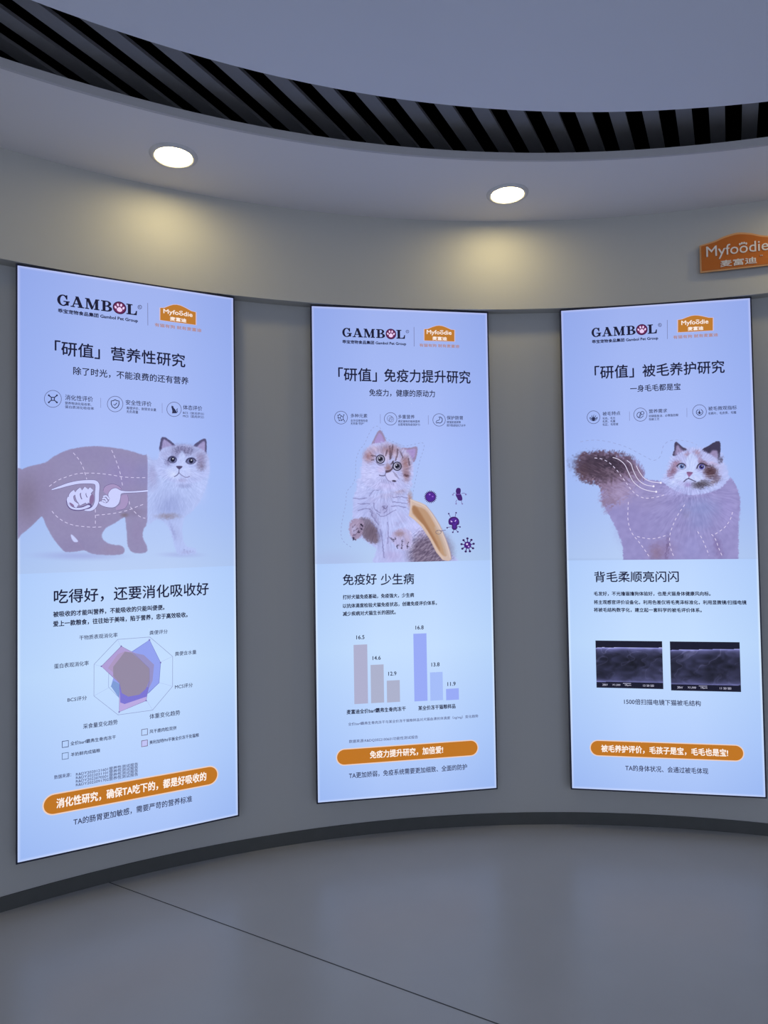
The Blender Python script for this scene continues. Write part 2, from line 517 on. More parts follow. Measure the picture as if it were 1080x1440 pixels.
class Panel:
    def __init__(self, pose, corners, label, base):
        x, y, yaw = pose
        self.root = bpy.data.objects.new('light_box', None)
        COL.objects.link(self.root)
        self.root.location = (x, y, Z0_P)
        self.root.rotation_euler = (0, 0, yaw)
        tag(self.root, label, 'light box', 'poster light boxes on the curved wall')
        dst = [(0, H_P), (W_P, H_P), (W_P, 0), (0, 0)]
        self.H = homography(corners, dst)
        self.Hi = np.linalg.inv(self.H)
        self.base = base
        # frame: shallow dark box with a thin lip round the lit face and a spine that carries it on the wall
        v, f = [], []
        fr, lip = 0.0065, 0.002
        hw = W_P / 2
        box(v, f, -hw - fr, hw + fr, 0.001, 0.038, -fr, H_P + fr)
        for (a, b, c, d) in ((-hw - fr, -hw, -fr, H_P + fr), (hw, hw + fr, -fr, H_P + fr), (-hw, hw, -fr, 0), (-hw, hw, H_P, H_P + fr)):
            box(v, f, a, b, -lip, 0.001, c, d)
        box(v, f, -0.2, 0.2, 0.038, 0.068, 0.2, H_P - 0.2)
        link('frame', mesh_from('frame', v, f), self.root, M_FRAME)
        # the lit face itself
        self.face = self.grid('lit_panel', 0, W_P, 0, H_P, 60, 150, self.root, 0.0, self.base_colour)
    def uv(self, p):
        return apply_h(self.H, p)
    def px(self, uv):
        return apply_h(self.Hi, uv)
    def base_colour(self, U, V):
        # LED edge-lit sheet: palest along the light-guide edges, even in the middle
        t = np.clip(V / H_P, 0, 1)
        c = np.stack([np.interp(t, self.base[0], self.base[k]) for k in (1, 2, 3)], 1)
        e = np.minimum(np.minimum(U, W_P - U), np.minimum(V, H_P - V))
        mid = np.clip(np.minimum(U, W_P - U) / 0.30, 0, 1)[:, None]
        c = c + (mid - 1) * np.array([-13, -10, -5.0]) * -1.0
        c = c + np.clip(1 - e / 0.012, 0, 1)[:, None] * np.array([38, 26, 10.0])
        return c
    def grid(self, name, u0, u1, v0, v1, nu, nv, parent, depth, colour, keep=None):
        us, vs = np.linspace(u0, u1, nu), np.linspace(v0, v1, nv)
        if keep is None and name == 'lit_panel':
            us = np.unique(np.r_[us, u0 + 0.004, u0 + 0.008, u0 + 0.012, u1 - 0.004, u1 - 0.008, u1 - 0.012])
            vs = np.unique(np.r_[vs, v0 + 0.004, v0 + 0.008, v0 + 0.012, v1 - 0.004, v1 - 0.008, v1 - 0.012])
        nu, nv = len(us), len(vs)
        U, V = np.meshgrid(us, vs)
        U, V = U.ravel(), V.ravel()
        C = colour(U, V)
        i = np.arange(nv - 1)[:, None] * nu + np.arange(nu - 1)[None, :]
        F = np.stack([i, i + 1, i + 1 + nu, i + nu], -1).reshape(-1, 4)
        return self.emit(name, U, V, C, F, parent, depth)
    def emit(self, name, U, V, C, F, parent, depth):
        used = np.unique(F)
        remap = np.full(len(U), -1)
        remap[used] = np.arange(len(used))
        F = remap[F]
        me = bpy.data.meshes.new(name)
        me.vertices.add(len(used))
        co = np.c_[U[used] - W_P / 2, np.full(len(used), -depth - 0.0005), V[used]].astype(np.float32)
        me.vertices.foreach_set('co', co.ravel())
        me.loops.add(F.size)
        me.loops.foreach_set('vertex_index', F.ravel().astype(np.int32))
        me.polygons.add(len(F))
        me.polygons.foreach_set('loop_start', (np.arange(len(F)) * 4).astype(np.int32))
        me.polygons.foreach_set('loop_total', np.full(len(F), 4, np.int32))
        me.update(calc_edges=True)
        me.validate()
        at = me.color_attributes.new('Ink', 'FLOAT_COLOR', 'POINT')
        lin = srgb(np.clip(C[used], 0, 255))
        at.data.foreach_set('color', np.c_[lin, np.ones(len(lin))].astype(np.float32).ravel())
        return link(name, me, parent, M_PRINT)
    def picture(self, u0, u1, v0, v1, paint, cell=0.0015, back='picture_backdrop', fore='printed_cat', fore_label=None):
        nu, nv = int((u1 - u0) / cell) + 1, int((v1 - v0) / cell) + 1
        us, vs = np.linspace(u0, u1, nu), np.linspace(v0, v1, nv)
        U, V = np.meshgrid(us, vs)
        U, V = U.ravel(), V.ravel()
        P = self.px(np.c_[U, V])
        cv = Canvas(P[:, 0], P[:, 1], self.base_colour(U, V))
        cv.U, cv.V = U, V
        paint(cv)
        i = np.arange(nv - 1)[:, None] * nu + np.arange(nu - 1)[None, :]
        F = np.stack([i, i + 1, i + 1 + nu, i + nu], -1).reshape(-1, 4)
        if fore is None:
            return self.emit(back, U, V, cv.C, F, self.face, 0.0006)
        inside = cv.mask[F].mean(1) > 0.45
        self.emit(back, U, V, cv.C, F[~inside], self.face, 0.0006)
        o = self.emit(fore, U, V, cv.C, F[inside], self.face, 0.0006)
        if fore_label:
            o['label'] = fore_label
        return o

# ------------------------------------------------------------------ the three light boxes
W_P, H_P, Z0_P = 0.8963, 2.4103, 0.2016
PAN1 = [(22, 374), (327.5, 417.5), (335, 1144), (27, 1213.5)]
PAN2 = [(439, 432), (683.6, 440), (697.5, 1108.5), (448, 1129.5)]
PAN3 = [(788, 437.5), (1054, 420), (1077.5, 1120.5), (805, 1108.5)]
# backlight tone measured up the sheet: fraction of height, then r, g, b
BASE = ((0, .12, .3, .46, .58, .75, .9, 1), (168, 182, 196, 188, 176, 168, 162, 158), (194, 208, 222, 214, 200, 188, 182, 177), (247, 253, 255, 255, 251, 247, 242, 238))
p1 = Panel((-1.0909, 2.9784, 0.4986), PAN1, 'lit poster box showing a sideways cat with see-through mauve body, left of three', BASE)
p2 = Panel((0.1024, 3.3995, 0.1715), PAN2, 'lit poster box showing an upright ginger kitten and purple germs, between two posters', BASE)
p3 = Panel((1.3626, 3.3814, -0.1685), PAN3, 'lit poster box showing a brown tailed cat above two micrographs, under orange sign', BASE)

# ---------- logos
def letter_shapes():
    """bold slab-serif capitals on a unit square (x right, y up); overlapping pieces, all one ink."""
    def r(x0, y0, x1, y1):
        return [(x0, y0), (x1, y0), (x1, y1), (x0, y1)]
    def band(cx, cy, ro, so, ri, si, a0, a1, n=18):
        t = np.radians(np.linspace(a0, a1, n))
        o = [(cx + ro * math.cos(k), cy + so * math.sin(k)) for k in t]
        i = [(cx + ri * math.cos(k), cy + si * math.sin(k)) for k in t[::-1]]
        return o + i
    G = [band(.47, .5, .45, .52, .22, .42, 42, 318, 26), r(.70, .60, .80, 1.0), [(.62, .86), (.70, .64), (.80, .60), (.80, .98), (.72, .98)],
         r(.68, .06, .90, .42), r(.50, .36, .98, .46)]
    A = [[(.12, .04), (.22, .04), (.52, .92), (.44, 1.02)], [(.36, 1.02), (.62, 1.02), (.96, .04), (.68, .04)], r(.26, .28, .74, .37),
         r(.0, 0, .34, .10), r(.56, 0, 1.06, .10)]
    Mm = [r(.10, .05, .20, .95), r(.80, .05, 1.04, .95), [(.08, 1), (.34, 1), (.64, .22), (.54, .0), (.48, .0)], [(.84, 1), (.92, 1), (.60, .0), (.52, .0)],
          r(0, 0, .32, .10), r(.70, 0, 1.14, .10), r(0, .90, .30, 1), r(.84, .90, 1.14, 1)]
    B = [r(.12, 0, .36, 1), r(0, 0, .5, .10), r(0, .90, .5, 1), band(.46, .745, .36, .255, .13, .165, -90, 90), band(.48, .27, .42, .27, .16, .17, -90, 90),
         r(.3, .45, .52, .54)]
    L = [r(.12, 0, .38, 1), r(0, 0, .86, .10), r(0, .90, .52, 1), [(.60, .0), (.86, .0), (.90, .42), (.80, .42), (.74, .18), (.60, .10)]]
    return dict(G=G, A=A, M=Mm, B=B, L=L)
LET = letter_shapes()

def company_logo(p, x0, y0, x1, y1, h, sub, reg):
    l = Layer(p, 4)
    ul, ur, v0, v1 = l.box_of(x0, y0, x1, y1, h)
    H = v1 - v0
    adv = [('G', 1.0), ('A', 1.08), ('M', 1.22), ('B', .96), ('O', 1.02), ('L', .92)]
    tot = sum(a for _, a in adv)
    x = 0.0
    k = (ur - ul) / tot
    for ch, a in adv:
        if ch == 'O':
            cu, cv = ul + (x + .48) * k, (v0 + v1) / 2
            R = H * 0.60
            def disc(du, dv, ru, rv, col, d, n=26, ang=0):
                t = np.linspace(0, 2 * np.pi, n, endpoint=False)
                a_, b_ = ru * np.cos(t), rv * np.sin(t)
                c_, s_ = math.cos(ang), math.sin(ang)
                l.raw(np.c_[cu + du + c_ * a_ - s_ * b_, cv + dv + s_ * a_ + c_ * b_], [list(range(n))], col, d)
            disc(0, 0, R, R, (62, 14, 62), 0)
            disc(0, 0, R * .84, R * .84, (104, 32, 86), 1)
            disc(0, -.30 * R, .40 * R, .34 * R, (232, 206, 245), 2)
            disc(0, -.12 * R, .26 * R, .24 * R, (232, 206, 245), 2)
            for sx, sy, an in ((-.58, .02, .5), (-.24, .44, .2), (.24, .44, -.2), (.58, .02, -.5)):
                disc(sx * R, sy * R, .155 * R, .235 * R, (232, 206, 245), 2, 18, an)
        else:
            for q in LET[ch]:
                uv = np.array([(ul + (x + a_ * .96) * k, v0 + b_ * H) for a_, b_ in q])
                tris = tessellate_polygon([[Vector((a_, b_, 0)) for a_, b_ in uv]])
                l.raw(uv, [list(t) for t in tris], (16, 16, 48))
        x += a
    l.text('乖宝宠物食品集团 Gambol Pet Group', *sub, col=(24, 26, 60), bold=0.022)
    rx, ry, rr = reg
    l.circle_line(rx, ry, rr, rr * .3, (70, 72, 110))
    l.text('R', rx - rr * .45, ry, rx + rr * .45, ry, rr * 1.1, (70, 72, 110))
    l.done('company_logo')

def brand_badge(p, tl, pk, tr, br, bl, t1, t2, t3):
    l = Layer(p, 4)
    tl, pk, tr, br, bl = map(np.array, (tl, pk, tr, br, bl))
    def arch(g, col, d):
        c = (tl + tr + br + bl) / 4.0
        e = tr - tl
        def at(f, lift):
            base = tl + e * f
            return base + (pk - (tl + tr) / 2) * lift
        top = [at(0, 0), at(.12, .10), at(.28, .62), at(.40, .92), at(.5, 1.0), at(.60, .92), at(.72, .62), at(.88, .10), at(1, 0)]
        q = np.array(top + [br, bl], float)
        q = c + (q - c) * g
        l.poly(q, col, d)
    arch(1.05, (214, 190, 205), 0)
    arch(1.0, (188, 120, 40), 1)
    l.text('Myfoodie', *t1, col=(250, 236, 228), bold=0.012, d=2)
    (x0, y0, x1, y1, h) = t1
    cx, cy = x0 + (x1 - x0) * .60, y0 + (y1 - y0) * .60 - h * .50
    for k in (-1.1, -.4, .4, 1.1):
        l.ellipse(cx + k * h * .22, cy + abs(k) * h * .06, h * .075, h * .10, (250, 236, 228), 2, n=10)
    l.text('麦富迪', *t2, col=(250, 236, 228), bold=0.03, d=2)
    l.text('有猫有狗 就有麦富迪', *t3, col=(178, 132, 126), bold=0.012, d=2)
    l.done('brand_badge')

def texts(p, name, rows, bold=0.0, col=INK, depth=4):
    for i, r in enumerate(rows):                    # each printed line is a piece of its own
        l = Layer(p, depth)
        l.text(*r[:6], col=r[6] if len(r) > 6 else col, bold=bold)
        l.done({'feature_caption': 'feature_note', 'source_note': 'source_line'}.get(name, name) if i else name)

def rule(p, x, y0, y1, w=0.5, col=(118, 124, 170), name='divider_line'):
    l = Layer(p, 4)
    l.stroke([(x, y0), (x + 0.01 * (y1 - y0), y1)], w, col)
    l.done(name)

def pill(p, x0, y0, x1, y1, h, t):
    l = Layer(p, 4)
    def cap(g, col, d):
        ul, ur, v0, v1 = l.box_of(x0, y0, x1, y1, h)
        vm, r = (v0 + v1) / 2, (v1 - v0) / 2
        a = np.radians(np.linspace(90, 270, 18))
        L_ = [(ul + r + r * g * math.cos(k), vm + r * g * math.sin(k)) for k in a]
        R_ = [(ur - r - r * g * math.cos(k), vm - r * g * math.sin(k)) for k in a]
        l.raw(np.array(L_ + R_), [list(range(36))], col, d)
    cap(1.13, (238, 208, 190), 0)
    cap(1.0, (190, 116, 28), 1)
    l.text(*t, col=(255, 244, 236), bold=0.016, d=2)
    l.done('slogan_banner')

def icon(p, x, y, r, kind):
    l = Layer(p, 4)
    l.circle_line(x, y, r, 0.75, (92, 98, 140))
    D = (40, 44, 80)
    k = r / 10.0
    def pt(*a):
        return [(x + i * k, y + j * k) for i, j in a]
    if kind == 'molecule':
        for sx in (-1, 1):
            for sy in (-1, 1):
                l.stroke(pt((sx * 1.6, sy * 1.6), (sx * 3.6, sy * 3.0), (sx * 4.6, sy * 4.2)), 1.2 * k, D)
                l.ellipse(x + sx * 4.8 * k, y + sy * 4.2 * k, 1.1 * k, 1.0 * k, D, n=12)
        l.circle_line(x, y, 1.9 * k, 1.1 * k, D)
        l.stroke(pt((-5.4, -3.6), (-3.2, -3.4)), .9 * k, D)
        l.stroke(pt((5.4, 3.6), (3.2, 3.4)), .9 * k, D)
    elif kind == 'shield':
        l.stroke(pt((0, -5.6), (2.4, -4.3), (5.0, -3.9), (5.0, .2), (3.4, 3.6), (0, 5.6), (-3.4, 3.6), (-5.0, .2), (-5.0, -3.9), (-2.4, -4.3)), 1.1 * k, D, closed=True)
        l.stroke(pt((-2, .2), (-.5, 1.7), (2.4, -1.6)), 1.0 * k, D)
    elif kind == 'cat':
        l.poly(pt((-3.0, -5.6), (-2.2, -4.4), (-1.0, -4.3), (-.8, -2.6), (1.2, -.2), (3.2, 2.6), (3.6, 5.4), (-2.8, 5.6), (-2.4, 2), (-3.2, -1.4), (-3.8, -3.2), (-3.4, -4.2)), D)
        l.stroke(pt((3.0, 5.0), (4.6, 3.2), (3.8, .6), (5.0, -1.0)), 1.0 * k, D, smooth=3)
    elif kind == 'lattice':
        P_ = [(-4.6, -3.4), (-2.0, -4.8), (.4, -2.6), (-1.2, .4), (-4.4, .2), (3.2, -1.2), (4.4, -4.2), (3.6, 2.4), (1.0, 4.2), (-2.6, 4.4), (5.2, 5.2)]
        for a, b in ((0, 1), (1, 2), (2, 3), (3, 4), (4, 0), (2, 5), (5, 6), (5, 7), (7, 8), (8, 9), (9, 4), (8, 3), (7, 10)):
            l.stroke(pt(P_[a], P_[b]), .7 * k, D)
        for a in P_:
            l.ellipse(x + a[0] * k, y + a[1] * k, .9 * k, .9 * k, D, n=10)
    elif kind == 'leaf':
        for (ox, oy, s_) in ((-1.2, -.6, 1.0), (1.2, .8, .9)):
            l.stroke([(x + (ox + s_ * 4.2 * math.cos(t)) * k, y + (oy + s_ * 4.6 * math.sin(t)) * k) for t in np.linspace(0, 2 * math.pi, 18, endpoint=False)], .6 * k, GREY, closed=True)
        l.stroke(pt((-2.6, 3), (0, -1), (2.6, -3.4)), .6 * k, GREY)
        l.stroke(pt((-.4, -.2), (2.4, .6)), .6 * k, GREY)
    elif kind == 'stomach':
        l.stroke(pt((-.6, -5), (.6, -3.6), (1.0, -1.6), (-.6, .6), (-3.4, 1.2), (-5.2, 4.4)), .9 * k, D, smooth=4)
        l.stroke(pt((1.0, -5), (3.2, -4.0), (5.0, -1.6), (4.6, 2.6), (1.6, 5.0), (-1.6, 4.4), (-3.6, 4.8), (-4.4, 5.6)), 1.1 * k, D, smooth=4)
    elif kind == 'follicle':
        for a in (-64, -32, 0, 32, 64):
            t = math.radians(a)
            l.stroke(pt((.8 * math.sin(t), 3.8), (4.0 * math.sin(t), 3.8 - 4.4 * math.cos(t)), (6.4 * math.sin(t) + .8, 2.4 - 7.0 * math.cos(t))), [1.6 * k, 1.2 * k, .3 * k], D, smooth=3)
        l.ellipse(x, y + 2.6 * k, 2.6 * k, 2.8 * k, D)
        l.stroke(pt((-6.0, .2), (-4.4, 3.6), (0, 5.6), (4.4, 3.6), (6.0, .2)), .9 * k, D, smooth=3)
    elif kind == 'capsule':
        l.stroke([(x + (-2.2 + 3.0 * math.cos(t) * .8 - 2.6 * math.sin(t) * .7) * k, y + (.2 + 3.4 * math.sin(t) + 1.6 * math.cos(t)) * k) for t in np.linspace(0, 2 * math.pi, 18, endpoint=False)], .9 * k, D, closed=True)
        l.stroke([(x + (3.0 + 2.4 * math.cos(t)) * k, y + (-2.4 + 2.4 * math.sin(t)) * k) for t in np.linspace(0, 2 * math.pi, 18, endpoint=False)], .9 * k, D, closed=True)
        l.stroke(pt((-4.8, 3.2), (0, 5.2), (4.8, 1.6)), .9 * k, D, smooth=3)
        l.stroke(pt((-1.6, 2.6), (.2, -2.6)), .8 * k, D)
    elif kind == 'drop':
        l.poly(pt((.8, -5.6), (.2, -1.2), (1.6, 2.0), (1.2, 3.4), (-1.2, 3.4), (-1.6, 1.6), (-.4, -1.6)), D)
        l.stroke(pt((-1.6, -3.2), (-4.4, -.6), (-4.0, 2.8), (0, 5.4), (4.2, 2.8), (4.6, -.6), (2.2, -3.2)), .9 * k, D, smooth=3)
        l.stroke(pt((-3.0, .8), (-1.8, 1.8)), .7 * k, D)
        l.stroke(pt((3.2, .8), (2.0, 1.8)), .7 * k, D)
    l.done('feature_icon')

# ================================================================== poster one
company_logo(p1, 78, 421.6, 192.7, 436.4, 15.2, (79.7, 437.2, 192.7, 452, 6.6), (195.4, 431.5, 2.6))
rule(p1, 206.6, 425.5, 457.5, .8)
brand_badge(p1, (224.5, 432.4), (248, 427.7), (274.6, 438), (274.6, 456), (224.5, 449.7), (229, 437.4, 270, 443, 8), (238.4, 447.3, 261.3, 450.2, 5.4), (216.6, 455.6, 282.7, 464.4, 5))
texts(p1, 'headline', [('「研值」营养性研究', 75.6, 490, 259.8, 507.5, 19.5)], 0.006, NAVY)
texts(p1, 'subtitle', [('除了时光，不能浪费的还有营养', 101.7, 522.6, 264.5, 536, 11)], 0.004, NAVY)
for a in ((73, 563, 12, 'molecule'), (161, 569.4, 11, 'shield'), (244.3, 576, 10.2, 'cat')):
    icon(p1, *a)
texts(p1, 'feature_caption', [('消化性评价', 90.4, 560.4, 129.7, 563.2, 7.6), ('营养物消化吸收率、', 90.2, 568.4, 127.5, 571, 4.2), ('蛋白质消化吸收率', 90.2, 573.6, 131, 576.6, 4.2)])
texts(p1, 'feature_caption', [('安全性评价', 176, 566.6, 212.5, 569, 7.2), ('毒理评价，耐受安全量', 177, 574.3, 219, 577.4, 4.2), ('无负荷量', 177, 579.6, 193.6, 580.8, 4.2)])
texts(p1, 'feature_caption', [('体态评价', 257, 572.8, 284, 574.6, 6.8), ('BCS（体况评分）', 257, 580.4, 286.5, 582.4, 4), ('MCS（肌肉评分）', 257, 585, 286.5, 587, 4)])
rule(p1, 140.6, 561, 575)
rule(p1, 227.4, 567.5, 581.5)

TINT = (147, 140, 180)
def paint_cat_one(cv):
    # studio backdrop fading down to a soft floor
    t = np.clip((cv.V - cv.V.min()) / (cv.V.max() - cv.V.min()), 0, 1)
    cv.C += np.clip(1 - t / 0.75, 0, 1)[:, None] * np.array([-2, -6, -10.0])
    cv.blob(110, 784, 90, 9, (152, 158, 215), .55)
    cv.blob(255, 781, 45, 6, (160, 168, 222), .5)
    # white front half of the cat
    cv.fuzz(1.0, .9)
    front = [(205, 645), (214, 648), (222, 646), (226, 636), (226, 628), (232, 632), (250, 629), (270, 629), (284, 632), (290, 640), (293, 651), (295, 664), (292, 678), (288, 690), (281, 706), (271, 719), (259, 729),
             (256.6, 744), (257, 756), (261, 768), (270, 771), (275.5, 774), (275, 779), (264, 781), (251, 780), (246, 771), (240, 750), (232, 736), (220, 731.5), (205, 733)]
    cv.poly(front, (178, 193, 243), 1.6, 1, mask=True)
    cv.fuzz(1.6, .5)
    cv.blob(238, 712, 34, 30, (146, 158, 212), .75)
    cv.blob(214, 670, 14, 32, (160, 160, 208), .75)
    cv.blob(226, 700, 18, 22, (176, 190, 240), .5)
    cv.blob(283, 690, 14, 30, (184, 198, 248), .55)
    cv.blob(236, 727, 26, 6.5, (142, 132, 150), .75)
    cv.blob(249, 752, 8, 24, (168, 178, 226), .6, -.25)
    cv.blob(243, 748, 4, 22, (146, 152, 205), .6, -.3)
    cv.blob(262, 777, 14, 4, (170, 178, 226), .8)
    for i in range(4):
        cv.stroke([(259 + 4 * i, 774), (260 + 4 * i, 779)], .5, (136, 142, 192), .4, .7, 0)
    cv.grain(4, .9, .22, .3, 4)
    # head
    cv.fuzz(.35, .9)
    for ear, inner in (([(224.5, 636), (225.5, 619.5), (228.5, 615.4), (235, 617.4), (246.5, 627.5), (240, 634)], [(227.6, 634), (228.4, 622.5), (230.5, 619), (235.5, 621.5), (243, 629), (236, 634)]),
                       ([(271.5, 629), (279, 621), (286.7, 616.8), (290.2, 620), (290.3, 636.7), (289, 644), (282, 640)], [(277, 630), (282, 623.5), (286.8, 620.6), (288, 624), (287.6, 636), (283, 637)])):
        cv.poly(ear, (86, 82, 122), .7, 1, mask=True)
        cv.poly(inner, (158, 150, 200), 1.1)
    cv.poly([(222, 645), (226, 633), (240, 628), (258, 625.6), (274, 628), (289, 636), (294.5, 652), (292, 668), (278, 678), (257, 682), (238, 677), (221, 667), (218, 655)], (180, 191, 242), 1.7, mask=True)
    cv.fuzz(1.8, .7)
    cv.blob(257, 634, 30, 13, (124, 120, 162), .95)
    cv.blob(282, 645, 13, 17, (142, 134, 174), .85, .3)
    cv.blob(283, 656, 10, 10, (124, 114, 146), .85)
    cv.blob(236, 650, 8, 9, (120, 118, 162), .8)
    cv.blob(232, 640, 10, 10, (160, 164, 212), .7)
    cv.blob(245, 642, 8, 7, (140, 138, 182), .6)
    for xx, yy in ((246, 633), (250, 631), (255, 631), (260, 631), (265, 633), (270, 635)):
        cv.stroke([(xx, yy - 3), (xx + (257 - xx) * .15, yy + 5)], 1.3, (92, 90, 130), .7, .65, 0)
    cv.fuzz(.6, .8)
    cv.poly([(254, 636), (257, 635), (261, 644), (264, 654), (268, 662), (262, 676), (250, 677), (236, 669), (234, 660), (246, 655), (251, 645)], (190, 202, 250), 2.2, .95)
    cv.blob(244, 668, 11, 8, (206, 216, 255), .8)
    cv.blob(264, 668, 12, 8, (186, 196, 244), .7)
    cv.blob(256, 676, 11, 5, (160, 160, 208), .7)
    cv.blob(258, 684, 22, 5, (150, 156, 206), .6)
    cv.strands(253, 658, 40, 15, 26, .22, 4)
    cv.strands(240, 660, 75, 11, 60, .12, 8)
    cv.jx[:] = 0
    cv.jy[:] = 0
    for ex, ey, rx, ry, an in ((242.2, 647, 5.8, 4.8, .12), (268.2, 648.6, 6.8, 4.5, -.12)):
        cv.blob(ex, ey, rx + 1.2, ry + 1.0, (60, 58, 96), .95, an, .78)
        cv.blob(ex, ey, rx, ry, (112, 116, 160), 1, an, .85)
        cv.blob(ex + .4, ey, 3.5, 3.9, (22, 22, 52), 1, 0, .75)
        cv.blob(ex + .8, ey - 1.2, 1.2, 1.1, (240, 244, 255), 1, 0, .5)
    cv.stroke([(235.5, 648.5), (238.5, 644.5), (243, 643), (247.5, 646.5)], .9, (40, 38, 74), .4, .9)
    cv.stroke([(261, 650), (265, 645.6), (270, 644.6), (275.6, 648)], .9, (40, 38, 74), .4, .9)
    cv.stroke([(273, 653.5), (277, 650.5)], 1.2, (196, 204, 246), .5, .8, 0)
    cv.poly([(247.4, 656.4), (252, 655.8), (256.4, 656.6), (254, 659.6), (251.8, 660.6), (249.6, 659.4)], (78, 70, 108), .6)
    cv.stroke([(251.7, 660), (251.4, 666)], .9, (70, 64, 104), .4, .9, 0)
    cv.stroke([(251.4, 665.6), (248.6, 669), (245, 671)], 1.0, (70, 66, 108), .45, .9)
    cv.stroke([(251.4, 665.6), (256, 669.5), (261.5, 672), (266.5, 670.5)], .9, (104, 98, 140), .5, .85)
    for i in range(5):
        cv.stroke([(262, 662 + 1.6 * i), (274, 660 + 3 * i), (284, 662 + 4 * i)], .3, (216, 222, 255), .35, .45)
        cv.stroke([(242, 662 + 1.6 * i), (233, 662 + 3 * i), (226, 665 + 4 * i)], .3, (220, 226, 255), .35, .4)
    # tinted see-through rear half
    cv.fuzz(.35, .5)
    body = [(22, 669), (30, 663), (43.5, 658), (62.4, 653.4), (74, 645), (92, 636), (114, 631), (135.6, 629.2), (157, 631), (179, 634.5), (200.6, 641), (206.6, 644), (206.8, 690), (206.6, 735), (202, 744.6), (200.6, 757), (206.3, 769), (206.3, 777),
            (198, 779.5), (189, 779), (182.5, 775), (179, 766), (178, 750), (176, 732), (173.5, 729.5), (161, 737.4), (148.5, 744.6), (142.8, 754.5), (146.4, 762.6), (157, 767.6), (169, 769), (174.6, 773.5), (172.6, 780.4), (157, 782.5), (137, 782), (126.5, 780),
            (119, 776.2), (106.7, 778), (93, 778.6), (87, 775), (74, 759), (65, 743), (59, 729.5), (52.5, 734), (41.7, 744.6), (30, 754), (22, 757)]
    cv.poly(body, TINT, 1.1, 1, 3, mask=True)
    sv = cv.mask.copy()
    m = (cv.X < 206.9) & (cv.mask > .3)
    cv.jx[:] = 0
    cv.jy[:] = 0
    def tb(*a, **k):
        keep = cv.C.copy()
        cv.blob(*a, **k)
        cv.C[~m] = keep[~m]
    tb(38, 705, 36, 60, (126, 116, 144), .85)
    tb(64, 690, 30, 70, (140, 129, 168), .5)
    tb(120, 640, 70, 20, (142, 133, 178), .5)
    tb(170, 670, 44, 40, (144, 133, 188), .6)
    tb(120, 735, 60, 30, (146, 135, 176), .5)
    tb(105, 770, 50, 22, (138, 129, 172), .5)
    tb(160, 775, 30, 12, (152, 139, 174), .6)
    tb(192, 750, 14, 34, (146, 135, 176), .6)
    tb(205, 668, 26, 34, (134, 133, 188), .5)
    tb(188, 722, 26, 10, (130, 119, 152), .5)
    tb(175, 726, 9, 5, (122, 109, 124), .8)
    cv.grain(1.8, .35, .35, .2, 9, where=m.astype(float))
    cv.stroke([(118, 776), (112, 768), (107, 762)], .5, (156, 138, 176), .6, .7)
    cv.poly([(99.3, 754.3), (103, 756), (109.6, 763.6), (104.2, 764.6), (100.5, 760)], (198, 206, 250), .6)
    keep = cv.mask > 0
    idx, s = cv.sdf(np.array([(99.3, 754.3), (103, 756), (109.6, 763.6), (104.2, 764.6), (100.5, 760)]), 2)
    cv.mask[idx[s < 0]] = 0
    cv.stroke([(206.8, 646), (206.8, 734)], .5, (150, 138, 190), .5, .5, 0)
_v = p1.uv([(24, 809), (335, 797), (180, 606)])
p1.picture(0.0007, W_P - 0.0007, (_v[0, 1] + _v[1, 1]) / 2, _v[2, 1], paint_cat_one, fore_label='printed white cat with a pink see-through hind half')

# gut drawing
l = Layer(p1, 7)
OUT, GUT, PNK = (96, 84, 136), (203, 208, 253), (166, 148, 194)
def Z(*a):
    return [(20 + x / 5.538, 620 + y / 5.538) for x, y in a]
l.poly(Z((690, 400), (705, 365), (760, 345), (810, 360), (835, 385), (760, 390), (730, 430)), PNK, 0, 4)
l.stroke(Z((690, 400), (705, 365), (760, 345), (810, 360), (835, 385)), .5, OUT, 1, 4)
l.poly(Z((830, 440), (880, 430), (888, 480), (860, 535), (800, 550), (790, 530), (825, 500)), PNK, 0, 4)
l.stroke(Z((880, 430), (888, 480), (860, 535), (800, 550)), .4, OUT, 1, 4)
colon = Z((288, 395), (350, 375), (420, 352), (500, 335), (580, 330), (628, 335), (645, 360), (642, 420), (640, 480), (622, 525), (590, 548), (545, 552))
l.stroke(colon, [2.0, 4, 5.2, 5.4, 6, 6.6, 6.8, 6.8, 6.6, 6, 4.8, 2.6], OUT, 1, 5)
l.stroke(colon, [1.2, 3, 4.2, 4.4, 5, 5.6, 5.8, 5.8, 5.6, 5, 3.8, 1.6], GUT, 2, 5)
l.poly(Z((420, 450), (402, 480), (410, 520), (440, 550), (500, 558), (560, 546), (600, 525), (585, 500), (520, 525), (450, 520)), OUT, 2, 4)
l.poly(Z((422, 456), (408, 482), (416, 516), (444, 543), (500, 551), (555, 540), (590, 522), (570, 512), (520, 532), (445, 526)), GUT, 3, 4)
for a in (((470, 410), (440, 440), (450, 490), (490, 520)), ((520, 390), (490, 420), (500, 470), (530, 500)), ((560, 380), (535, 420), (545, 460), (575, 490)), ((600, 385), (575, 420), (590, 450), (600, 470)), ((430, 455), (425, 480), (450, 505), (475, 500)), ((500, 500), (540, 480), (560, 470), (590, 480))):
    l.stroke(Z(*a), 7.6, OUT, 3, 4)
    l.stroke(Z(*a), 6.6, GUT, 4, 4)
l.poly(Z((590, 440), (612, 430), (618, 470), (600, 505), (582, 490)), (136, 112, 158), 5, 4)
l.poly(Z((425, 495), (445, 500), (465, 520), (440, 520)), (136, 112, 158), 5, 3)
sto = Z((1033, 388), (960, 396), (880, 400), (828, 394), (790, 376), (752, 388), (728, 425), (736, 470), (712, 494), (676, 480), (654, 490), (672, 512), (720, 528), (776, 528), (812, 498), (826, 452), (834, 420), (900, 414), (970, 410), (1033, 404))
c_ = np.mean(Z((760, 450)), 0)
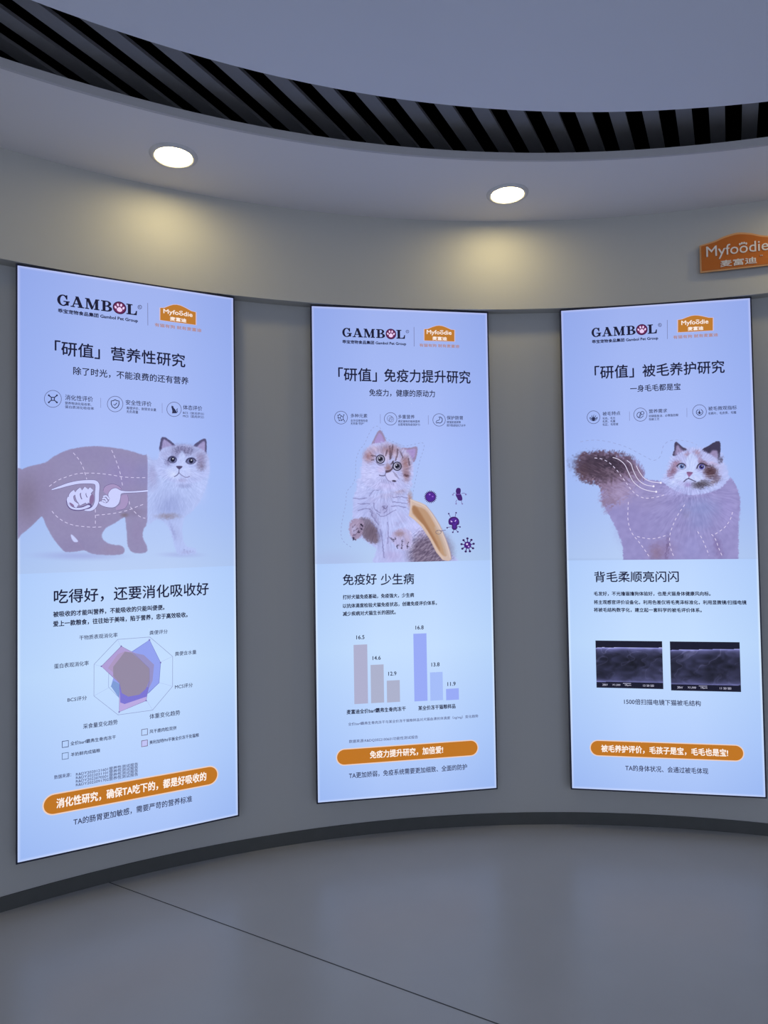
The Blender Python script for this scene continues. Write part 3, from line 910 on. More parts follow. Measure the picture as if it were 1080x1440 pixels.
l.poly(sto, GUT, 3, 3)
l.stroke(sto, .5, OUT, 4, 3)
for a in (((690, 445), (715, 440), (735, 465)), ((684, 462), (705, 458), (722, 484)), ((680, 478), (700, 480), (708, 492))):
    l.stroke(Z(*a), 3.2, OUT, 4, 3)
    l.stroke(Z(*a), 2.4, GUT, 5, 3)
l.done('digestive_diagram')
l = Layer(p1, 7)
for a in (((455, 105), (505, 165), (535, 225), (548, 265), (562, 312)), ((755, 80), (785, 150), (812, 225), (828, 285), (842, 365)),
          ((268, 370), (330, 325), (400, 295), (480, 270), (545, 263), (650, 264), (760, 276), (850, 290), (940, 294), (1020, 293)),
          ((290, 562), (330, 605), (390, 645), (460, 670), (540, 680), (620, 684), (695, 680)),
          ((628, 500), (630, 590), (630, 680)), ((636, 590), (720, 582), (800, 570), (880, 550), (950, 522), (1020, 496)),
          ((893, 480), (905, 525), (950, 575), (985, 602), (1020, 610))):
    l.dashes(Z(*a), .85, 4.4, 3.6, (216, 208, 244))
l.done('dashed_outline')

texts(p1, 'section_heading', [('吃得好，还要消化吸收好', 76, 842, 293.5, 828.6, 19)], 0.005, NAVY)
texts(p1, 'body_text', [('被吸收的才能叫营养，不能吸收的只能叫便便。', 75, 865, 231.4, 856.6, 7.8), ('爱上一款粮食，往往始于美味，陷于营养，忠于高效吸收。', 75, 878.6, 263.9, 866.4, 7.8)], 0.02, NAVY)
# radar chart
l = Layer(p1, 4)
def Q(*a):
    return [(70 + x / 4.909, 880 + y / 4.909) for x, y in a]
OCT = Q((470, 102), (692, 83), (850, 215), (850, 420), (712, 585), (475, 620), (308, 492), (308, 275))
CEN = Q((570, 345))[0]
l.stroke(OCT, .6, (134, 144, 190), 0, closed=True)
for q in OCT:
    l.stroke([CEN, q], .3, (164, 178, 228), 0)
l.stroke(Q((410, 300), (408, 430), (480, 500)), .5, (134, 150, 200), 0)
l.poly(Q((565, 188), (690, 103), (767, 258), (757, 397), (690, 465), (600, 530), (505, 545), (478, 500), (425, 425), (440, 370)), (146, 162, 240), 1)
l.stroke(Q((565, 188), (690, 103), (767, 258), (757, 397), (680, 470)), .6, (108, 116, 196), 2)
l.poly(Q((440, 385), (425, 425), (480, 500), (490, 410)), (126, 156, 214), 2)
l.poly(Q((495, 148), (570, 186), (640, 210), (700, 300), (690, 380), (500, 420), (440, 365), (358, 288)), (176, 158, 214), 3)
l.poly(Q((485, 400), (690, 400), (668, 520), (482, 600)), (186, 170, 226), 3)
l.poly(Q((484, 400), (695, 392), (672, 492), (520, 545), (490, 535)), (124, 118, 212), 4)
l.poly(Q((560, 190), (650, 206), (722, 272), (712, 382), (690, 430), (560, 400)), (150, 146, 198), 4)
l.poly(Q((470, 205), (520, 182), (560, 192), (440, 330), (404, 300)), (172, 152, 194), 4)
l.poly(Q((520, 186), (565, 190), (625, 240), (688, 300), (690, 378), (665, 440), (620, 480), (545, 494), (500, 470), (484, 400), (440, 355), (440, 290)), (148, 138, 164), 5)
l.stroke(Q((495, 148), (358, 288), (440, 362), (485, 402), (482, 600), (668, 520), (690, 380)), .55, (122, 108, 170), 6)
l.stroke(Q((495, 148), (575, 190), (690, 300), (690, 378)), .4, (130, 118, 160), 6)
for q in Q((690, 103), (495, 148), (358, 288), (482, 600), (668, 520), (767, 258)):
    l.ellipse(q[0], q[1], 1.1, 1.1, (122, 112, 180), 6, n=10)
l.done('radar_chart')
texts(p1, 'chart_label', [('干物质表观消化率', 111.8, 898.8, 165.6, 894.8, 6.4)])
texts(p1, 'chart_label', [('粪便评分', 210.6, 891.2, 236, 888.6, 6)])
texts(p1, 'chart_label', [('粪便含水量', 246.5, 919.8, 276.4, 917.4, 6)])
texts(p1, 'chart_label', [('MCS评分', 246.5, 966.2, 271.4, 963.5, 6)])
texts(p1, 'chart_label', [('体重变化趋势', 211, 1007.4, 253.8, 1002.6, 7)])
texts(p1, 'chart_label', [('采食量变化趋势', 117.8, 1022, 166.2, 1017, 7)])
texts(p1, 'chart_label', [('BCS评分', 95.7, 986, 122.8, 983, 6)])
texts(p1, 'chart_label', [('蛋白表观消化率', 76.5, 938.6, 125.3, 935.2, 6.8)])
def legend(p, x, y, s, col, t, fill=None):
    l = Layer(p, 4)
    h = s / 2
    sq = [(x - h, y - h + .6), (x + h, y - h - .8), (x + h, y + h - .8), (x - h, y + h + .6)]
    if fill:
        l.poly(sq, fill, 0)
    l.stroke(sq, 1.1, col, 1, closed=True)
    l.text(*t, col=INK, d=1, bold=.006)
    l.done('chart_legend')
legend(p1, 92.9, 1047.9, 8.6, (30, 40, 90), ('全价barf霸弗生骨肉冻干', 100, 1047.6, 163.7, 1036.6, 5.6))
legend(p1, 92.9, 1064.5, 8.6, (82, 104, 140), ('羊奶鲜肉成猫粮', 100.8, 1062.2, 141.7, 1056.4, 5.4))
legend(p1, 204, 1030, 8.2, (96, 92, 120), ('风干鹿肉粒双拼', 211, 1029.2, 248.7, 1023.4, 5.4))
legend(p1, 204, 1045.7, 8.2, (112, 86, 118), ('美利加特PH平衡全价冻干处猫粮', 211, 1044.4, 280.2, 1033, 5.4), (192, 196, 246))
texts(p1, 'source_note', [('数据来源：', 77.5, 1094, 101.4, 1090.6, 5.6)] + [(s, 108, 1089.2 + 4.65 * i, 195, 1075 + 4.95 * i, 4.8) for i, s in enumerate(('R&DY2020121601营养性测试报告', 'R&DY2022031101营养性测试报告', 'R&DY2022070501营养性测试报告', 'R&DY2022091702营养性测试报告'))], col=(60, 64, 104))
pill(p1, 63, 1132.4, 306, 1089.4, 25.5, ('消化性研究，确保TA吃下的，都是好吸收的', 81, 1129.6, 290.5, 1091.6, 13))
texts(p1, 'footer_text', [('TA的肠胃更加敏感，需要严苛的营养标准', 104.9, 1155.5, 270.8, 1122.6, 9.6)], .004, INK)

# ================================================================== poster two
company_logo(p2, 481.2, 468.2, 570, 471, 12.4, (481.8, 481.8, 570.5, 484.2, 5.6), (572.4, 466.6, 2))
rule(p2, 581.6, 460, 487.5, .7)
brand_badge(p2, (596.2, 463.2), (617, 458), (638, 464), (638, 480), (596.2, 479), (599.5, 467.7, 634, 468.8, 7.4), (607.5, 475.6, 627.5, 476.4, 5), (589.2, 485.4, 645, 486.9, 4.5))
texts(p2, 'headline', [('「研值」', 476.2, 527.2, 529.6, 528.1, 18.6), ('免疫力提升研究', 540, 528.3, 660.5, 530.2, 18)], .006, NAVY)
texts(p2, 'subtitle', [('免疫力，健康的原动力', 519.2, 552.8, 610.8, 553.8, 10)], .004, NAVY)
for a in ((479.8, 588.2, 9, 'lattice'), (549, 589.5, 8.8, 'leaf'), (616.8, 590.5, 8.7, 'stomach')):
    icon(p2, *a)
texts(p2, 'feature_caption', [('多种元素', 493.2, 585.2, 516.5, 585.6, 5.6), ('全方位增强免疫', 493.2, 592, 517, 592.5, 3.6), ('无死角“防护”', 493.2, 596.2, 512.5, 596.6, 3.6)])
texts(p2, 'feature_caption', [('多重营养', 559.5, 586.2, 582.5, 586.6, 5.6), ('满足猫咪的每种营养', 559.2, 592.6, 590, 593.2, 3.6), ('全面增强免疫保护力', 559.2, 597, 590, 597.6, 3.6)])
texts(p2, 'feature_caption', [('保护肠胃', 627.5, 587.2, 650, 587.6, 5.6), ('增强肠道屏障', 627.5, 593.3, 647, 593.8, 3.6), ('提升肠道抵抗力水平', 627.5, 597.8, 653.8, 598.3, 3.6)])
rule(p2, 534.6, 583, 596)
rule(p2, 601.6, 584, 597)

def paint_cat_two(cv):
    t = np.clip((cv.V - cv.V.min()) / (cv.V.max() - cv.V.min()), 0, 1)
    cv.C += np.clip(1 - t / 0.8, 0, 1)[:, None] * np.array([-4, -6, -12.0])
    cv.blob(470, 790, 70, 24, (166, 178, 226), .4)
    cv.fuzz(1.5, .8)
    ORG, WHT = (172, 136, 150), (184, 192, 243)
    body = [(508, 672), (502, 688), (497, 702), (496, 729), (491, 738), (492, 752), (496, 760), (508, 757), (520, 766), (529, 773), (533, 800), (645, 800), (632, 776), (622, 750), (604, 728), (584, 712), (577, 704), (574, 692), (576, 676)]
    cv.poly(body, WHT, 1.4, 1, mask=True)
    cv.blob(604, 778, 40, 42, (118, 104, 130), 1.0, .5, .45)
    cv.blob(594, 750, 14, 14, (150, 140, 180), .8)
    cv.blob(583, 742, 18, 16, (192, 194, 244), .9)
    cv.blob(515, 690, 22, 14, (184, 190, 240), .5)
    cv.blob(560, 690, 18, 8, (168, 152, 180), .7)
    cv.blob(576, 703, 5, 18, (164, 124, 120), .9)
    cv.blob(540, 715, 26, 26, (172, 172, 222), .45)
    cv.blob(525, 728, 7, 24, (160, 160, 206), .5, -.5)
    cv.blob(552, 782, 26, 14, (178, 166, 216), .6)
    dark = (cv.mask > .3) & (((cv.X - 606) / 34) ** 2 + ((cv.Y - 772) / 34) ** 2 < 1) & (cv.X > 574)
    cv.grain(30, .85, .26, .9, 7, where=dark.astype(float))
    cv.grain(5, 1.0, .25, .4, 2)
    # left arm and paw
    cv.blob(522, 750, 14, 17, (98, 84, 104), .95, -.5, .3)
    cv.blob(530, 758, 8, 10, (112, 98, 118), .8)
    cv.poly([(506, 730), (514, 728), (522, 732), (530, 744), (533, 756), (527, 765), (516, 760), (508, 752), (505, 742)], (112, 96, 116), 2.4, .8)
    cv.poly([(497, 731), (506, 730), (512, 736), (511, 748), (506, 756), (499, 760), (494, 754), (491, 744), (493, 735)], (162, 144, 176), 1.4, .95, mask=True)
    cv.blob(498, 746, 7, 10, (184, 180, 224), .8)
    for ex, ey in ((509, 739.5), (505, 748), (498, 758.5), (508.5, 745)):
        cv.blob(ex, ey, 3.2, 2.0, (44, 36, 60), .95, .5, .3)
    for a in (((498, 747), (503, 744), (508, 742)), ((497, 754), (502, 751), (507, 749)), ((496, 742), (501, 739))):
        cv.stroke(a, .9, (84, 70, 98), .5, .8)
    # right arm and paw
    cv.poly([(551, 752), (556, 746), (568, 743), (577, 748), (580, 758), (577, 770), (566, 774), (556, 768), (549, 758)], (186, 180, 226), 1.6, .95)
    cv.blob(562, 751, 12, 8, (158, 132, 146), .9)
    cv.blob(572, 760, 7, 12, (174, 158, 188), .7)
    for a in (((549, 757), (552, 760)), ((553, 763), (556, 757)), ((558, 770), (561, 766)), ((564.5, 772), (565.5, 760)), ((572, 770), (574, 763))):
        cv.stroke(a, 1.3, (46, 38, 64), .6, .95, 0)
    cv.blob(573, 769, 2.4, 2.6, (44, 36, 60), .9)
    cv.stroke([(577, 749), (578.5, 762), (577, 772)], .8, (214, 208, 244), .6, .7)
    # chest shading and creases
    cv.fuzz(2.2, .4)
    for a in ((512, 712, 18, 26, (170, 176, 228), .6, 0), (540, 716, 12, 14, (160, 158, 206), .55, 0), (534, 752, 6, 34, (160, 162, 212), .6, -.08), (546, 762, 8, 26, (168, 164, 214), .5, 0), (566, 728, 14, 10, (176, 176, 226), .5, .3), (527, 726, 5, 22, (152, 150, 198), .6, -.45), (560, 736, 16, 5, (170, 168, 216), .5, -.4), (524, 704, 10, 8, (172, 170, 218), .5, 0), (548, 698, 26, 7, (170, 162, 204), .5, 0)):
        cv.blob(*a[:6], ang=a[6])
    cv.strands(540, 690, 110, 13, 40, .10, 6)
    cv.jx *= .3
    cv.jy *= .3
    for a in (((497, 701), (506, 702), (516, 701)), ((504, 709), (512, 709), (520, 709)), ((504, 719), (513, 716), (521, 717), (524, 723)), ((520, 698), (526, 690), (540, 690)), ((526, 708), (527, 716), (535, 722)),
              ((537, 713), (541, 712), (538, 718)), ((545, 714), (543, 719), (540, 721)), ((530, 722), (538, 727), (548, 722), (556, 717)), ((552, 706), (562, 707), (572, 709)), ((550, 712), (560, 712), (570, 714)),
              ((521, 720), (525, 728), (532, 738)), ((535, 745), (538, 765), (540, 785)), ((545, 735), (546, 750), (545, 765)), ((553, 700), (564, 699), (572, 701)), ((522, 735), (530, 745), (534, 755))):
        cv.stroke(a, .9, (112, 108, 158), .6, .8)
    cv.stroke([(538, 712), (541, 716), (545, 712)], 1.1, (92, 84, 126), .5, .8)
    # head
    cv.fuzz(.4, .8)
    for ear, inner in (([(522.6, 627), (526, 617), (533.2, 605.6), (539, 611), (543.5, 625), (534, 630)], [(526.5, 624), (529, 616), (533.4, 609.5), (537.4, 614), (540.5, 624), (533, 627)]),
                       ([(564, 631), (576, 630), (586, 628.6), (585.6, 641), (581.6, 650), (574, 645)], [(570.5, 634), (577, 632.4), (583.4, 631.6), (583, 640), (580.4, 645.5), (575, 641)])):
        cv.poly(ear, (150, 134, 170), .9, 1, mask=True)
        cv.poly(inner, (166, 146, 206), 1.4, .95)
    cv.fuzz(1.4, .8)
    head = [(523.5, 625), (533, 623), (542.5, 621.6), (551, 624.4), (560, 628.4), (570, 634), (579, 645), (581, 657), (580, 671), (574, 682), (562, 690), (545, 692), (524, 688), (510, 678), (507.6, 662), (510, 646), (514.3, 634)]
    cv.poly(head, (184, 188, 238), 1.7, 1, mask=True)
    cv.blob(519, 642, 13, 15, (160, 124, 136), .95)
    cv.blob(548, 634, 25, 14, (150, 118, 132), .95)
    cv.blob(570, 652, 12, 21, (152, 116, 124), .95)
    cv.blob(571, 669, 9, 14, (140, 106, 116), .85)
    cv.blob(526, 632, 12, 8, (196, 172, 196), .6)
    cv.blob(543, 643, 6, 14, (202, 188, 222), .8, -.2)
    cv.blob(557, 642, 6, 10, (198, 182, 212), .7, -.4)
    cv.blob(520, 668, 20, 18, (200, 204, 252), .85)
    cv.blob(536, 661, 9, 8, (208, 198, 242), .8)
    cv.blob(545, 684, 26, 8, (190, 186, 236), .8)
    cv.blob(546, 658, 8, 9, (146, 112, 120), .9)
    cv.strands(545, 664, 52, 20, 26, .20, 5)
    cv.jx *= .35
    cv.jy *= .35
    for a in (((544, 634), (542.4, 641)), ((548, 628), (548.6, 638), (548, 646)), ((552, 626), (551, 636), (549, 645)), ((558.6, 632), (558.4, 640), (556, 648)), ((563, 636), (566, 644)), ((553, 649), (550, 653)), ((522, 641), (528, 642)), ((523, 647.5), (526, 647)), ((574, 645), (575.5, 654)), ((568, 668), (574, 669.5))):
        cv.stroke(a, 1.5, (82, 62, 78), .8, .85)
    cv.blob(571, 669, 3.5, 3, (90, 64, 76), .8)
    cv.jx[:] = 0
    cv.jy[:] = 0
    for ex, ey in ((534.8, 646.2), (558.3, 656)):
        cv.blob(ex, ey, 6.8, 6.8, (36, 32, 56), 1, 0, .88)
        cv.blob(ex, ey, 5.4, 5.4, (196, 198, 232), 1, 0, .85)
        cv.blob(ex + (.6 if ex > 540 else 0), ey - .2, 4.6, 4.7, (110, 104, 130), 1, 0, .8)
        cv.blob(ex + .3, ey, 3.2, 3.3, (16, 16, 36), 1, 0, .8)
        cv.blob(ex - 1.2, ey - 1.6, 1.2, 1.1, (236, 240, 255), 1, 0, .4)
        cv.blob(ex + 1.4, ey + 2.0, .8, .7, (180, 184, 220), .8, 0, .4)
    cv.stroke([(529, 650.5), (533, 654), (540, 654)], .9, (86, 72, 96), .6, .8)
    cv.stroke([(551, 660), (553, 654), (552, 650)], 1.6, (40, 32, 50), .7, .9)
    cv.poly([(541.6, 662.5), (547, 661.5), (551.4, 658.6), (550, 662.4), (544.6, 666)], (84, 64, 82), .8, .95)
    cv.stroke([(542.6, 664.4), (541, 669), (536, 669.4), (533.4, 668.6)], 1.1, (66, 56, 88), .5, .9)
    cv.poly([(542, 667), (547, 664.6), (556, 664.6), (560, 670), (557, 676), (549, 678), (543.6, 673)], (202, 202, 246), 1.0, .9)
    cv.stroke([(541.5, 668.5), (544.6, 675), (549, 678)], .8, (110, 104, 150), .5, .8)
    cv.blob(554, 676.8, 4.4, 1.9, (44, 34, 58), .95, .1, .3)
    for i in range(8):
        cv.stroke([(537 + 2.4 * i, 674 + .5 * i), (536 + 2.4 * i, 679 + .5 * i)], .6, (128, 120, 168), .4, .7, 0)
    for i in range(4):
        cv.stroke([(552 + i, 663 + 2 * i), (558 + i, 668 + 2 * i)], .5, (92, 84, 120), .4, .7, 0)
    # amber shield over the flank
    sh = [(576.4, 701.6), (583.7, 704.4), (591, 706.8), (598.5, 710.5), (607.4, 721.5), (617.8, 738), (626.7, 758.5), (632.6, 776), (634.4, 786.4), (630, 789), (622, 787.6), (613, 777), (604, 759), (592, 740.6), (582, 731), (574.6, 725.4), (576.6, 714)]
    cv.poly(sh, (206, 182, 172), .7, 1, 0, mask=True)
    inner = [(580, 712), (588, 713), (597, 716.5), (605, 727), (615, 746), (623, 765), (627.6, 781), (622, 781), (614, 772), (606, 757), (595, 739), (580, 722)]
    cv.poly(inner, (186, 148, 118), 1.6, .95, 2)
    cv.poly([(580, 712), (586, 714), (600, 737), (614, 762), (618, 774), (606, 757), (595, 739), (581, 722)], (158, 112, 78), 2.0, .8, 2)
    cv.stroke([(577, 703), (584, 706.5), (598, 712.5), (607, 724), (618, 743), (627, 764), (632.6, 784)], .9, (226, 214, 214), .8, .8, 2)
    cv.stroke([(598.5, 711), (607.4, 721.5), (617.8, 738), (626.7, 758.5), (632.6, 776), (634, 786)], .7, (166, 148, 164), .6, .8, 2)
    cv.stroke([(576, 725), (583, 729.5), (594, 739), (605, 756), (614, 773), (622, 785)], 2.0, (218, 192, 178), .9, .9, 2)
    cv.stroke([(612, 742), (621, 762), (626, 779)], 2.6, (192, 176, 166), 1.6, .7, 2)
    cv.stroke([(577.6, 704), (577.8, 714), (576.6, 724)], 1.6, (214, 194, 190), .8, .8, 2)
_v = p2.uv([(442, 792), (690, 789.6), (560, 603)])
p2.picture(0.0007, W_P - 0.0007, (_v[0, 1] + _v[1, 1]) / 2, _v[2, 1], paint_cat_two, fore_label='printed ginger and white kitten with an amber shield')

l = Layer(p2, 7)
def K(*a):
    return [(430 + x / 4, 580 + y / 4) for x, y in a]
DASH = (152, 166, 214)
l.dashes(K((255, 760), (215, 730), (200, 690), (205, 620), (225, 520), (232, 450), (262, 410), (280, 360), (282, 280), (300, 220), (330, 180), (352, 130), (375, 92), (402, 80), (425, 100), (450, 145), (500, 170), (550, 190), (600, 182), (655, 172), (662, 200), (640, 270), (622, 350), (605, 430), (600, 480)), .9, 2.6, 2.8, DASH)
l.done('dashed_outline')
PUR, PURD = (80, 36, 148), (66, 30, 112)
def S(*a):
    return [(590 + x / 12, 670 + y / 12) for x, y in a]
l = Layer(p2, 7)
gx, gy = S((178, 345))[0]
star = []
for i in range(44):
    r = (9.6 if i % 2 == 0 else 6.9)
    star.append((gx + r * math.cos(i * math.pi / 22), gy + r * math.sin(i * math.pi / 22)))
l.poly(star, PURD)
l.ellipse(gx, gy, 6.2, 6.2, PUR, 1)
l.ellipse(gx - 1.2, gy - 3.2, 1.2, 1.0, (164, 110, 214), 2, n=12)
l.ellipse(gx + 3.0, gy - .4, 1.2, 1.0, (146, 92, 204), 2, n=12)
l.done('printed_germ')
l = Layer(p2, 7)
l.poly(S((602, 250), (615, 205), (645, 190), (680, 205), (686, 250), (680, 285), (695, 310), (712, 360), (708, 400), (680, 408), (645, 400), (622, 360), (600, 310), (610, 285)), PURD, 0, 4)
l.stroke(S((604, 295), (630, 302), (685, 296)), 1.0, (122, 84, 176), 1, 3)
for a in (((600, 285), (565, 280), (555, 310)), ((695, 290), (740, 280), (785, 300)), ((625, 395), (605, 420), (612, 460)), ((700, 400), (700, 440), (715, 460))):
    l.stroke(S(*a), .7, (112, 104, 164), 0, 3)
for a in ((553, 310), (770, 305), (608, 462), (712, 462)):
    q = S(a)[0]
    l.ellipse(q[0], q[1], 1.2, .9, (128, 118, 178), 1, n=12)
l.done('printed_germ')
l = Layer(p2, 7)
l.poly(S((478, 770), (490, 715), (540, 682), (600, 682), (645, 715), (662, 765), (655, 810), (625, 828), (628, 870), (600, 900), (560, 900), (535, 870), (535, 825), (495, 815)), PURD, 0, 4)
l.poly(S((500, 760), (540, 710), (600, 705), (640, 760), (600, 820), (600, 870), (560, 870), (555, 815)), PUR, 1, 4)
for a in (((515, 685), (495, 650), (485, 625)), ((592, 680), (600, 640), (607, 615)), ((530, 850), (490, 855), (460, 865)), ((628, 850), (655, 845), (672, 850)), ((570, 900), (562, 925), (555, 940)), ((600, 895), (620, 915), (635, 932))):
    l.stroke(S(*a), .7, (88, 62, 132), 0, 2)
for a in ((484, 628), (608, 612), (458, 866), (673, 851), (553, 942), (637, 934)):
    q = S(a)[0]
    l.ellipse(q[0], q[1], 1.2, 1.1, (70, 48, 112), 1, n=12)
l.poly(S((515, 742), (548, 760), (535, 775), (520, 765)), (214, 190, 246), 2)
l.poly(S((582, 755), (605, 728), (608, 748), (592, 765)), (214, 190, 246), 2)
l.stroke(S((545, 790), (570, 778), (592, 788)), .7, (40, 14, 84), 2, 3)
l.done('printed_germ')
l = Layer(p2, 7)
gx, gy = S((802, 1158))[0]
for i in range(9):
    t = math.radians(-92 + 40 * i)
    ex, ey = gx + 8.6 * math.cos(t), gy + 9.4 * math.sin(t)
    l.stroke([(gx + 4 * math.cos(t), gy + 4 * math.sin(t)), (ex, ey)], 1.2, PURD)
    l.ellipse(ex, ey, 1.7, 1.5, (52, 24, 92), 1, n=12)
l.ellipse(gx, gy, 5.0, 5.0, (70, 26, 124), 1)
l.ellipse(gx - .8, gy - 1.4, 1.4, 1.4, (232, 214, 252), 2, n=12)
l.ellipse(gx + 1.4, gy + 2.0, 1.2, 1.1, (196, 158, 230), 2, n=12)
l.done('printed_germ')
l = Layer(p2, 7)
q = S((312, 942))[0]
l.stroke([(q[0] + 3.8 * math.cos(t), q[1] + 2.7 * math.sin(t)) for t in np.linspace(0, 6.283, 24, endpoint=False)], .6, (112, 102, 120), 0, closed=True)
l.stroke([(q[0] + 1.2 + 3.0 * math.cos(t), q[1] - .8 + 2.0 * math.sin(t)) for t in np.linspace(3.4, 7.2, 16)], .5, (112, 102, 120), 0)
l.stroke(S((350, 920), (395, 912), (435, 905)), .8, (104, 98, 150), 0, 2)
l.done('impact_mark')

texts(p2, 'section_heading', [('免疫好', 482.5, 815.6, 529.6, 815, 15.4), ('少生病', 535.4, 815, 581.8, 814.4, 15.4)], .005, NAVY)
texts(p2, 'body_text', [('打好犬猫免疫基础，免疫强大，少生病', 482.5, 839.3, 581.8, 838.2, 6.2), ('以抗体滴度检验犬猫免疫状态，创建免疫评价体系，', 482.5, 851.2, 613.8, 849.5, 6.2), ('减少疾病对犬猫生长的困扰。', 482.5, 863, 556.2, 862, 6.2)], .02, NAVY)
TA, TB_ = (174, 175, 206), (172, 177, 204)
BL, BM = (152, 170, 246), (164, 188, 248)
for q, c in ((((497.5, 907.2), (516.7, 907), (517.6, 990), (498.6, 990.6)), TA), (((521.2, 935.4), (539.5, 935), (540.2, 988.6), (522, 989.4)), TB_), (((543.7, 957.5), (562, 957), (562.5, 987.5), (544.4, 988.4)), TB_),
             (((581, 891.4), (599.5, 891), (600.7, 986), (582.5, 986.7)), BL), (((604.2, 945.7), (622, 945.3), (622.6, 985), (605, 985.8)), BM), (((626.7, 969), (644.5, 968.2), (645, 984.3), (627.1, 985)), BL)):
    l = Layer(p2, 4)
    uv = p2.uv(q)
    u0, u1 = (uv[0, 0] + uv[3, 0]) / 2, (uv[1, 0] + uv[2, 0]) / 2
    v1, v0 = (uv[0, 1] + uv[1, 1]) / 2, (uv[2, 1] + uv[3, 1]) / 2
    l.raw(np.array([(u0, v0), (u1, v0), (u1, v1), (u0, v1)]), [[0, 1, 2, 3]], c)
    l.done('chart_bar', 'taupe chart bar' if c in (TA, TB_) else 'blue chart bar')
for s, x, y in (('16.5', 507, 896.7), ('14.6', 529.7, 925.7), ('12.9', 551.7, 947.7), ('16.8', 589.7, 882.7), ('13.8', 612, 934.7), ('11.9', 634.5, 962)):
    texts(p2, 'bar_value', [(s, x - 5.6, y + .2, x + 5.6, y - .2, 5.4)], .014, NAVY)
texts(p2, 'chart_label', [('麦富迪全价barf霸弗生骨肉冻干', 488, 1001.6, 570.5, 997.4, 6.4)], .016, NAVY)
texts(p2, 'chart_label', [('某全价冻干猫粮样品', 588, 995.6, 640, 994, 6.4)], .016, NAVY)
texts(p2, 'chart_note', [('全价barf霸弗生骨肉冻干与某全价冻干猫粮样品对犬猫血清抗体滴度（ng/mg）变化趋势', 490, 1017.6, 672, 1009.2, 5)], 0, (84, 90, 130))
texts(p2, 'source_note', [('数据来源:R&DQ2022100601功能性测试报告', 491.2, 1042.8, 587.5, 1037.8, 4.8)], 0, (84, 90, 130))
pill(p2, 474.5, 1064.2, 671, 1053.6, 20.8, ('免疫力提升研究，加倍爱!', 520.5, 1061.2, 622.5, 1055.6, 10.6))
texts(p2, 'footer_text', [('TA更加娇弱，免疫系统需要更加细致、全面的防护', 491.2, 1090.3, 656.2, 1080, 8.4)], .004, INK)

# ================================================================== poster three
company_logo(p3, 830.6, 468.2, 924, 462.6, 12.8, (831.7, 481, 924.7, 476.2, 5.6), (927.2, 457.4, 2.2))
rule(p3, 937.6, 450.3, 477.2, .7)
brand_badge(p3, (952.8, 450.4), (976, 444.2), (1001.7, 447.5), (1001.7, 465.2), (952.8, 467.8), (957.6, 455.4, 995.4, 453.4, 7.8), (966.7, 462.9, 988.3, 461.8, 5.2), (946, 474.6, 1009, 471.2, 4.8))
texts(p3, 'headline', [('「研值」', 835.6, 524.4, 890.5, 521.6, 18.4), ('被毛养护研究', 903, 521.4, 1018.3, 516, 18)], .006, NAVY)
texts(p3, 'subtitle', [('一身毛毛都是宝', 885.6, 547, 956.4, 543.8, 9.6)], .004, NAVY)
for a in ((833.9, 587, 9, 'follicle'), (900, 583.3, 9.3, 'capsule'), (983.3, 579.2, 9.7, 'drop')):
    icon(p3, *a)
texts(p3, 'feature_caption', [('被毛特点', 846.7, 582.2, 871.7, 581, 5.6), ('毛色、毛长', 846.7, 588.7, 864.7, 588, 3.6), ('毛质、毛量', 846.7, 593, 864.7, 592.4, 3.6), ('毛区、毛密度', 846.7, 597.6, 868.9, 596.4, 3.6)])
texts(p3, 'feature_caption', [('营养需求', 912, 578.8, 937.8, 577.6, 5.6), ('卵磷脂鱼油、必需脂肪酸', 912, 585.5, 953.6, 583.8, 3.6), ('低敏工艺', 912, 590, 926.7, 589.4, 3.6)])
texts(p3, 'feature_caption', [('被毛微观指标', 995.6, 575, 1035.6, 573.2, 5.8), ('毛鳞片、毛皮质、毛髓', 995.6, 581.9, 1035, 580.1, 3.8)])
rule(p3, 884.6, 579, 592)
rule(p3, 965.5, 574, 587)

